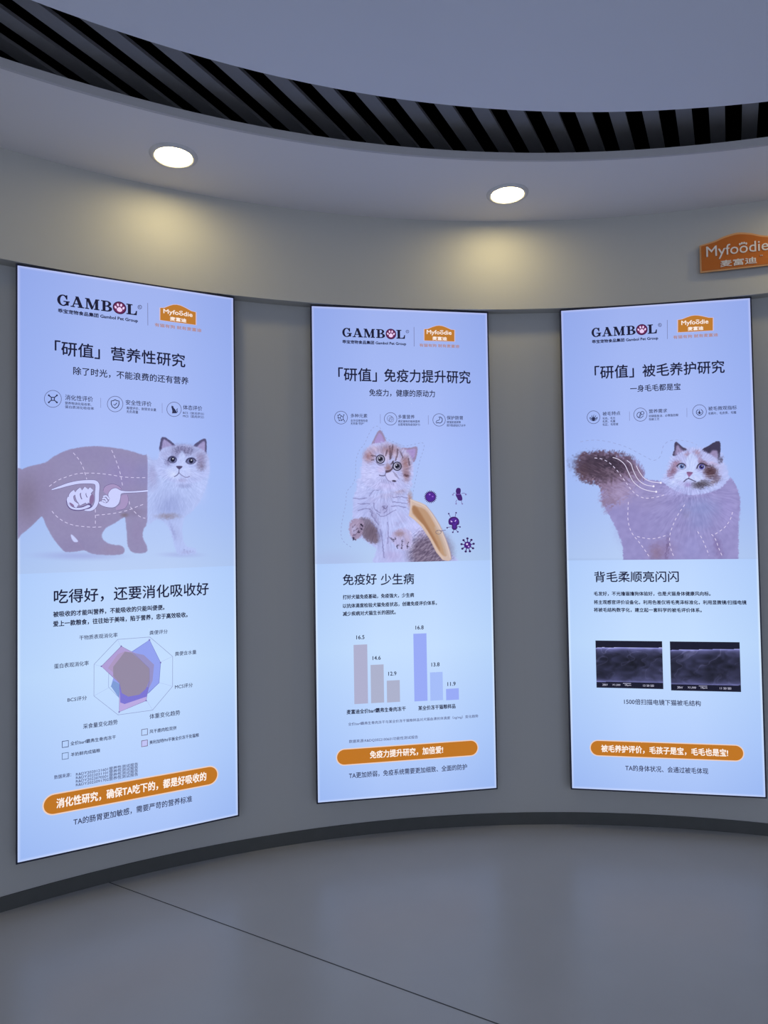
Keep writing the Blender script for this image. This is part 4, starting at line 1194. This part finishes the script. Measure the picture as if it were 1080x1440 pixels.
def paint_cat_three(cv):
    t = np.clip((cv.V - cv.V.min()) / (cv.V.max() - cv.V.min()), 0, 1)
    cv.C += np.clip(1 - t / 0.8, 0, 1)[:, None] * np.array([-2, -6, -10.0])
    MAU = (149, 143, 198)
    cv.fuzz(2.2, .7)
    # pale halo of fur behind the head
    cv.poly([(929, 678), (935, 668), (940, 652), (947, 637), (960, 630), (990, 630), (1012, 636), (1017, 648), (1022, 660), (1026, 674), (1030, 684), (980, 700), (935, 690)], (180, 190, 242), 2.6, 1, mask=True)
    body = [(845, 684), (862, 674), (880, 668), (898, 664), (908, 673), (918, 676), (930, 677), (945, 688), (970, 696), (1000, 692), (1016, 684), (1027, 672), (1033, 680), (1039, 693), (1041, 712.4), (1038.8, 738), (1038.6, 760), (1038.6, 785), (1038.6, 806), (1030, 812), (885, 812), (877, 806), (876.4, 785), (875, 768), (870.8, 754), (862.5, 735.8), (855.6, 723), (848.6, 709)]
    cv.fuzz(1.0, .7)
    cv.poly(body, MAU, 1.1, 1, 3, mask=True)
    cv.fuzz(2.4, .5)
    cv.blob(900, 700, 50, 30, (154, 144, 190), .6)
    cv.blob(890, 730, 36, 60, (146, 138, 194), .7)
    cv.blob(930, 775, 30, 26, (146, 128, 172), .8)
    cv.blob(922, 778, 14, 18, (134, 112, 142), .7)
    cv.blob(938, 772, 4, 26, (112, 94, 138), .8, .1)
    cv.blob(975, 770, 26, 40, (150, 148, 206), .7)
    cv.blob(985, 715, 44, 26, (140, 148, 204), .8)
    cv.blob(965, 724, 10, 12, (138, 134, 180), .6)
    cv.blob(985, 735, 30, 18, (138, 142, 198), .7)
    cv.blob(1010, 772, 10, 26, (128, 112, 164), .7, -.25)
    cv.blob(1025, 720, 20, 44, (158, 150, 210), .6)
    cv.blob(960, 692, 40, 10, (176, 176, 232), .7)
    cv.grain(5, .2, .2, .4, 6)
    cv.strands(975, 690, 90, 9, 34, .10, 9)
    # tail plume
    cv.fuzz(4.5, .42, 8)
    tail = [(820, 639.5), (834, 636.5), (852, 636), (868, 638.5), (882, 642), (894, 649.5), (902, 660), (905, 670), (896, 682), (884, 694), (868, 706), (852, 712), (846, 704), (846, 690), (841, 681), (831, 679), (821, 677.5), (813, 668), (810, 656.5), (813, 646)]
    cv.poly(tail, (132, 112, 142), 1.8, 1, mask=True)
    cv.blob(838, 657, 44, 26, (72, 57, 74), 1.0, .15, .35)
    cv.blob(862, 652, 40, 16, (58, 46, 64), .95, .25, .2)
    cv.blob(880, 656, 20, 10, (84, 66, 90), .9, .7)
    cv.blob(820, 664, 14, 16, (86, 66, 78), .8)
    cv.blob(850, 668, 26, 14, (80, 64, 82), .9)
    cv.blob(858, 664, 22, 9, (140, 120, 144), .55, .5)
    cv.blob(832, 674, 6, 5, (176, 152, 170), .7)
    cv.blob(872, 694, 30, 24, (166, 150, 192), .9, -.2)
    cv.blob(890, 682, 22, 18, (158, 146, 194), .85)
    cv.blob(852, 700, 12, 24, (146, 128, 164), .7)
    cv.jx[:] = 0
    cv.jy[:] = 0
    rs = np.random.RandomState(5)
    edge = spline(tail, True, 12)
    for i in range(0, len(edge), 1):
        x, y = edge[i]
        if 838 < x < 892 and 675 < y:
            continue
        if y > 690:
            col = (150, 134, 176)
            dx, dy = -4, 3
        elif x < 826:
            col = (88, 66, 84)
            dx, dy = -2.5, 1.0
        else:
            col = (80, 62, 84) if x < 890 else (140, 130, 178)
            dx, dy = 1.5, -4.0 if x > 860 else -2.4
        ln = rs.uniform(.3, 1.2)
        cv.stroke([(x - dx * .6, y - dy * .6), (x + dx * ln + rs.uniform(-1, 1), y + dy * ln + rs.uniform(-1, 1))], .8, col, .6, .55, 0)
    for i in range(70):
        t_ = rs.uniform(0, 1)
        x, y = 816 + 70 * t_, 642 + 26 * rs.uniform(0, 1) + 8 * t_
        cv.stroke([(x, y), (x + 7, y + 2.2 + 4 * t_)], .7, [(66, 50, 70), (124, 102, 122), (84, 64, 84)][i % 3], .6, .5, 0)
    for i in range(26):
        y = 690 + 32 * rs.uniform(0, 1)
        x = 847 + (y - 690) * .28
        cv.stroke([(x + 5, y - 3), (x - rs.uniform(1, 8), y + rs.uniform(2, 6))], .8, (150, 138, 184), .7, .5, 0)
    tm = ((cv.X < 898) & (cv.Y < 700)).astype(float) * (cv.mask > .4)
    cv.grain(10, .16, 1.1, .45, 12, where=tm)
    # head
    cv.fuzz(.4, .8)
    for ear, inner, dk in (([(946, 641), (947.8, 633), (948.3, 624.4), (951, 621.4), (958.3, 627.8), (967, 633.6), (960, 640)], [(949.5, 640), (950.5, 631), (952.6, 626.5), (958, 632), (962, 637)], (74, 66, 96)),
                           ([(987, 634), (997, 626.7), (1004, 622.4), (1009.6, 620.6), (1013, 624.4), (1012.4, 641), (1010, 651), (1003, 648)], [(997, 640), (1002, 634), (1008.5, 634.5), (1009, 644), (1005, 648)], (62, 56, 84))):
        cv.poly(ear, dk, .7, 1, mask=True)
        cv.poly(inner, (160, 146, 190), 1.8, .9)
    cv.fuzz(1.2, .8)
    face = [(944, 649), (951, 640), (962, 634), (976, 632), (988, 633.6), (1000, 640), (1012, 650), (1016, 662), (1012, 676), (998, 684), (982, 687), (968, 687), (952, 682), (941, 672), (939.5, 660)]
    cv.poly(face, (180, 185, 236), 2.0, 1, mask=True)
    cv.fuzz(2.0, .7)
    cv.blob(1010, 656, 14, 22, (186, 190, 238), .7)
    cv.blob(1013.5, 647, 4, 8, (70, 64, 88), .9, .3)
    cv.blob(946.5, 662, 9, 14, (136, 104, 132), .95, .35)
    cv.blob(951, 652, 10, 6, (150, 112, 138), .8, -.4)
    cv.blob(941, 667, 6, 8, (150, 120, 156), .7)
    cv.blob(999, 664, 14.5, 13, (86, 62, 74), 1.0, .1, .3)
    cv.blob(1008, 672, 10, 8, (112, 94, 116), .8, .3)
    cv.blob(990, 652, 14, 6, (124, 94, 116), .85, .35)
    cv.blob(966, 640, 6, 7, (164, 138, 166), .8)
    cv.blob(980, 637, 8, 6, (160, 132, 158), .8, .5)
    cv.blob(984, 646, 5, 9, (158, 132, 164), .7)
    cv.blob(1003, 652, 12, 4, (194, 178, 216), .8, .35)
    cv.blob(986, 681, 20, 8.5, (84, 78, 96), 1.0, -.12, .2)
    cv.blob(1004, 678, 10, 6, (108, 92, 106), .8, -.3)
    cv.blob(947, 678, 12, 7, (196, 208, 255), .8)
    cv.fuzz(.5, .8)
    cv.poly([(966, 643), (972, 638), (979, 643), (981, 652), (978, 660), (984, 666), (988, 672), (980, 678), (968, 676), (954, 676), (948, 670), (955, 663), (965, 657), (964, 649)], (194, 206, 252), 1.6, .97)
    cv.blob(957, 669, 9, 7, (196, 210, 255), .8)
    cv.blob(982, 668, 9, 7, (184, 200, 250), .8)
    cv.blob(967, 682, 8, 5.5, (160, 146, 204), .9)
    cv.strands(969, 666, 52, 19, 26, .2, 7)
    cv.jx[:] = 0
    cv.jy[:] = 0
    for ex, ey, c0, c1, an in ((958.4, 656.3, (122, 144, 198), (34, 40, 92), .05), (986.2, 656.8, (78, 70, 150), (26, 20, 66), .0)):
        cv.blob(ex, ey - .4, 7.0, 5.4, (54, 44, 76), .95, an, .7)
        cv.blob(ex, ey + .3, 5.6, 4.4, (190, 196, 238), 1, an, .8)
        cv.blob(ex + .2, ey, 4.2, 4.0, c0, 1, 0, .8)
        cv.blob(ex + .2, ey - .2, 2.5, 2.6, c1, 1, 0, .7)
        cv.blob(ex + .9, ey - 1.2, .9, .8, (238, 240, 255), 1, 0, .4)
    cv.stroke([(951, 656), (955, 652.4), (960, 652), (963, 655)], 1.0, (44, 34, 60), .5, .9)
    cv.stroke([(979.6, 658.6), (982.5, 653.4), (987, 651.6), (994, 655)], 1.4, (44, 34, 58), .6, .9)
    cv.stroke([(993, 655), (999, 655.6)], 1.2, (54, 42, 60), .7, .8, 0)
    cv.poly([(965.4, 664.4), (969.6, 663.6), (974, 664.8), (971.6, 668.4), (969, 670.6), (967, 668.6)], (148, 104, 152), .8)
    cv.stroke([(966.4, 664.6), (969.8, 665.4), (973.6, 665)], .8, (84, 56, 86), .5, .8)
    cv.stroke([(968.8, 670.4), (968.4, 673.4)], .7, (120, 82, 128), .4, .9, 0)
    cv.stroke([(968.4, 673), (965, 674.4), (961.6, 677.6)], 1.2, (58, 48, 84), .5, .95)
    cv.stroke([(968.4, 673), (972.4, 674.8), (978, 677.4)], 1.2, (58, 48, 84), .5, .95)
    for i in range(6):
        cv.stroke([(976, 669 + i), (990, 669 + 2.2 * i), (1004, 668 + 4.0 * i)], .35, (214, 216, 250), .4, .6)
        cv.stroke([(961, 669 + i), (950, 670 + 2.0 * i), (940, 672 + 3 * i)], .3, (216, 222, 255), .4, .4)
    # hind edge of the belly line at the foot of the picture
    cv.C -= (np.clip((cv.Y - 784) / 4, 0, 1) * 8)[:, None]
_v = p3.uv([(800, 788), (1060, 786), (940, 611)])
p3.picture(0.0007, W_P - 0.0007, (_v[0, 1] + _v[1, 1]) / 2, _v[2, 1], paint_cat_three, fore_label='printed fluffy cat with dark ears, raised brown tail and a mauve tint over its body')

def T7(*a):
    return [(800 + x / 7.2, 615 + y / 7.2) for x, y in a]
def T8(*a):
    return [(920 + x / 7.714, 680 + y / 7.714) for x, y in a]
l = Layer(p3, 7)
l.dashes(T7((110, 48), (180, 35), (280, 30), (390, 45), (490, 70), (590, 105), (690, 155), (790, 208), (850, 235), (905, 215), (935, 165), (950, 100), (985, 55), (1030, 35), (1080, 30)), .9, 4.2, 3.6, (154, 168, 218))
l.dashes([(950, 619), (962, 620), (972, 622.5), (980, 626)], .9, 3.6, 3.6, (164, 176, 224))
for a in (T7((255, 210), (320, 218), (375, 240), (420, 270), (460, 310), (495, 350), (530, 400), (570, 450), (620, 520), (680, 580), (760, 615), (850, 612), (930, 595), (985, 575)),
          T7((600, 655), (596, 740), (596, 830), (615, 920), (650, 990), (700, 1050), (760, 1130), (810, 1205)),
          T7((690, 1005), (760, 1020), (830, 1028), (900, 1018), (980, 995)),
          T8((330, 230), (250, 350), (200, 460), (170, 560), (168, 650), (190, 740), (220, 805)),
          T8((470, 520), (520, 600), (560, 690), (595, 780)), T8((622, 550), (665, 605), (700, 700), (740, 790)),
          T8((850, 310), (825, 390), (770, 470), (700, 525), (640, 560))):
    l.dashes(a, .95, 3.8, 3.6, (218, 208, 240))
l.done('dashed_outline')
l = Layer(p3, 7)
for a in (((440, 205), (500, 225), (560, 275), (600, 355), (650, 450), (730, 515), (820, 545), (882, 552)), ((585, 235), (625, 270), (650, 340), (700, 430), (770, 480), (855, 497)), ((680, 290), (710, 350), (760, 415), (830, 450), (928, 462))):
    l.stroke(T7(*a), .9, (226, 220, 246), 0, 5)
    q = T7(a[-1])[0]
    l.ellipse(q[0], q[1], 1.5, 1.4, (238, 234, 252), 1, n=14)
l.done('fur_flow_line')

texts(p3, 'section_heading', [('背毛柔顺亮闪闪', 835.6, 811.4, 954.4, 810.6, 15)], .005, NAVY)
texts(p3, 'body_text', [('毛发好，不光撸猫撸狗体验好，也是犬猫身体健康风向标。', 835, 834.7, 999.4, 835.2, 6), ('将主观感官评价设备化，利用色差仪将毛亮泽标准化，利用显微镜/扫描电镜', 835, 846.7, 1050, 847.4, 6), ('将被毛结构数字化，建立起一套科学的被毛评价体系。', 835, 857.5, 987, 858.3, 6)], .02, NAVY)

def micrograph(p, quad, seed, stamps, bright):
    uv = p.uv(quad)
    u0, u1 = (uv[0, 0] + uv[3, 0]) / 2, (uv[1, 0] + uv[2, 0]) / 2
    v1, v0 = (uv[0, 1] + uv[1, 1]) / 2, (uv[2, 1] + uv[3, 1]) / 2
    def paint(cv):
        S_, T_ = (cv.U - u0) / (u1 - u0), (v1 - cv.V) / (v1 - v0)      # 0..1 across and down
        top = .150 - .016 * S_ + .014 * (vnoise(S_ * 9, S_ * 0, seed) - .5) + (.024 if seed == 4 else 0) * (1 - S_)
        bot = .875 - .008 * S_
        x = np.clip((T_ - top) / (bot - top), 0, 1)
        n1 = vnoise(S_ * 7, T_ * 10, seed)
        n2 = vnoise(S_ * 16 + 3 * n1, T_ * 18, seed + 2)
        body = 36 + 26 * (n1 - .5) + 20 * (n2 - .5)
        body = body + np.exp(-x / .10) * (92 * bright) + np.exp(-x / .02) * 70 + np.exp(-(1 - x) / .05) * 66 + np.exp(-(1 - x) / .2) * 22
        c = np.stack([body * .96, body * .98, body * 1.42 + 6], 1)
        ridge = np.abs(vnoise(S_ * 5 + 2 * n1, T_ * 4 + S_ * 3, seed + 7) - .5)
        c += (np.clip(1 - ridge / .035, 0, 1) * (26 * (1 - x) + 8))[:, None] * np.array([1, 1, 1.2])
        out = (T_ < top) | (T_ > bot)
        c[out] = (20, 20, 42)
        cv.C[:] = np.clip(c, 14, 235)
    pic = p.picture(u0, u1, v0, v1, paint, cell=.0021, back='micrograph_print', fore=None)
    l = Layer(p, 7)
    w_, h_ = u1 - u0, v1 - v0
    for s, a, b in stamps:
        g, f = text_mesh(s, 0.0)
        l.raw(np.c_[u0 + w_ * (a + g[:, 0] * (b - a)), v0 + h_ * (.045 + g[:, 1] * .042)], f, (214, 214, 240))
    l.raw(np.array([(u0 + w_ * .40, v0 + h_ * .098), (u0 + w_ * .52, v0 + h_ * .098), (u0 + w_ * .52, v0 + h_ * .108), (u0 + w_ * .40, v0 + h_ * .108)]), [[0, 1, 2, 3]], (190, 190, 222))
    l.done('micrograph_caption')
micrograph(p3, [(837.2, 900.6), (931.4, 902), (933.3, 969.4), (839.2, 966.7)], 2, [('20kV', .09, .17), ('X1,500', .24, .36), ('10µm', .43, .52), ('13 50 SEI', .70, .86)], 1.0)
micrograph(p3, [(942.2, 902.2), (1040.6, 902.8), (1042.8, 972.8), (944.4, 971)], 4, [('20kV', .09, .17), ('X1,500', .24, .36), ('10µm', .43, .52), ('11 50 SEI', .70, .86)], .75)
texts(p3, 'chart_label', [('1500倍扫描电镜下猫被毛结构', 878, 986.5, 986, 989, 7.8)], .006, INK)
pill(p3, 831, 1051.6, 1046, 1059.2, 20.6, ('被毛养护评价，毛孩子是宝，毛毛也是宝!', 846, 1052.4, 1024.4, 1058.6, 10.4))
texts(p3, 'footer_text', [('TA的身体状况、会通过被毛体现', 880, 1080, 996.7, 1084, 8.4)], .004, INK)

# ------------------------------------------------------------------ orange wall sign
SIGN_T = 0.2809
SIGN_W, SIGN_HS, SIGN_HP, SIGN_Z = 0.338, 0.139, 0.176, 2.7465
sg = bpy.data.objects.new('wall_sign', None)
COL.objects.link(sg)
_p = ring(SIGN_T, R_BAND - 0.030, SIGN_Z)
sg.location = _p
sg.rotation_euler = (0, 0, -SIGN_T)
tag(sg, 'orange wall sign with arched top and white lettering above the right poster', 'sign')
def sign_outline(g):
    h = SIGN_W / 2
    top = spline([(-h, SIGN_HS - .004), (-h * .62, SIGN_HS + .010), (-h * .34, SIGN_HP - .010), (0, SIGN_HP), (h * .34, SIGN_HP - .010), (h * .62, SIGN_HS + .010), (h, SIGN_HS - .004)], False, 8)
    q = np.vstack([[(-h, 0), (h, 0)], top[::-1]])
    c = np.array([0, SIGN_HS / 2])
    d = q - c
    return c + d * np.array([1 - g / h, 1 - g / (SIGN_HS / 2)])
def plate(name, q, y0, y1, mt, parent):
    n = len(q)
    v = [(a, y0, b) for a, b in q] + [(a, y1, b) for a, b in q]
    tr = tessellate_polygon([[Vector((a, b, 0)) for a, b in q]])
    f = [list(t) for t in tr] + [[i + n for i in t][::-1] for t in tr]
    f += [[i, (i + 1) % n, (i + 1) % n + n, i + n] for i in range(n)]
    me = mesh_from(name, v, f)
    bm = bmesh.new()
    bm.from_mesh(me)
    bmesh.ops.recalc_face_normals(bm, faces=bm.faces)
    bm.to_mesh(me)
    bm.free()
    return link(name, me, parent, mt)
plate('sign_rim', sign_outline(0.0), -0.002, 0.0075, M_RIM, sg)
plate('sign_board', sign_outline(0.0065), -0.004, -0.001, M_ORANGE, sg)
verts, faces = [], []
box(verts, faces, -0.12, 0.12, 0.0075, 0.034, 0.03, 0.11)
link('sign_mount', mesh_from('sign_mount', verts, faces), sg, M_FRAME)
def sign_text(name, s, x0, x1, z0, z1, bold):
    g, f = text_mesh(s, bold)
    n = len(g)
    v = [(x0 + a * (x1 - x0), -0.0075, z0 + b * (z1 - z0)) for a, b in g] + [(x0 + a * (x1 - x0), -0.0035, z0 + b * (z1 - z0)) for a, b in g]
    ff = [list(t) for t in f]
    ed = {}
    for t in f:
        for i in range(len(t)):
            a, b = t[i], t[(i + 1) % len(t)]
            ed[(a, b)] = ed.get((a, b), 0) + 1
    for (a, b) in list(ed):
        if (b, a) not in ed:
            ff.append([b, a, a + n, b + n])
    return v, ff
v1_, f1_ = sign_text('a', 'Myfoodie', -0.141, 0.132, 0.056, 0.124, 0.0)
b_ = len(v1_)
for k in (-1.2, -.42, .42, 1.2):
    cx_, cz_ = 0.0225 + k * .0115, 0.1215 - abs(k) * .0045
    t = np.linspace(0, 2 * np.pi, 12, endpoint=False)
    b_ = len(v1_)
    v1_ += [(cx_ + .0042 * math.cos(a), -0.0075, cz_ + .0055 * math.sin(a)) for a in t] + [(cx_ + .0042 * math.cos(a), -0.0035, cz_ + .0055 * math.sin(a)) for a in t]
    f1_ += [[b_ + i for i in range(12)]] + [[b_ + i, b_ + (i + 1) % 12, b_ + (i + 1) % 12 + 12, b_ + i + 12][::-1] for i in range(12)]
link('sign_lettering', mesh_from('sign_lettering', v1_, f1_), sg, M_WHITE)
v2_, f2_ = sign_text('b', '麦富迪', -0.080, 0.080, 0.015, 0.047, 0.012)
link('sign_lettering', mesh_from('sign_lettering', v2_, f2_), sg, M_WHITE)
v3_, f3_ = sign_text('c', 'TM', 0.094, 0.106, 0.047, 0.052, 0.0)
link('sign_trademark', mesh_from('sign_trademark', v3_, f3_), sg, M_WHITE)
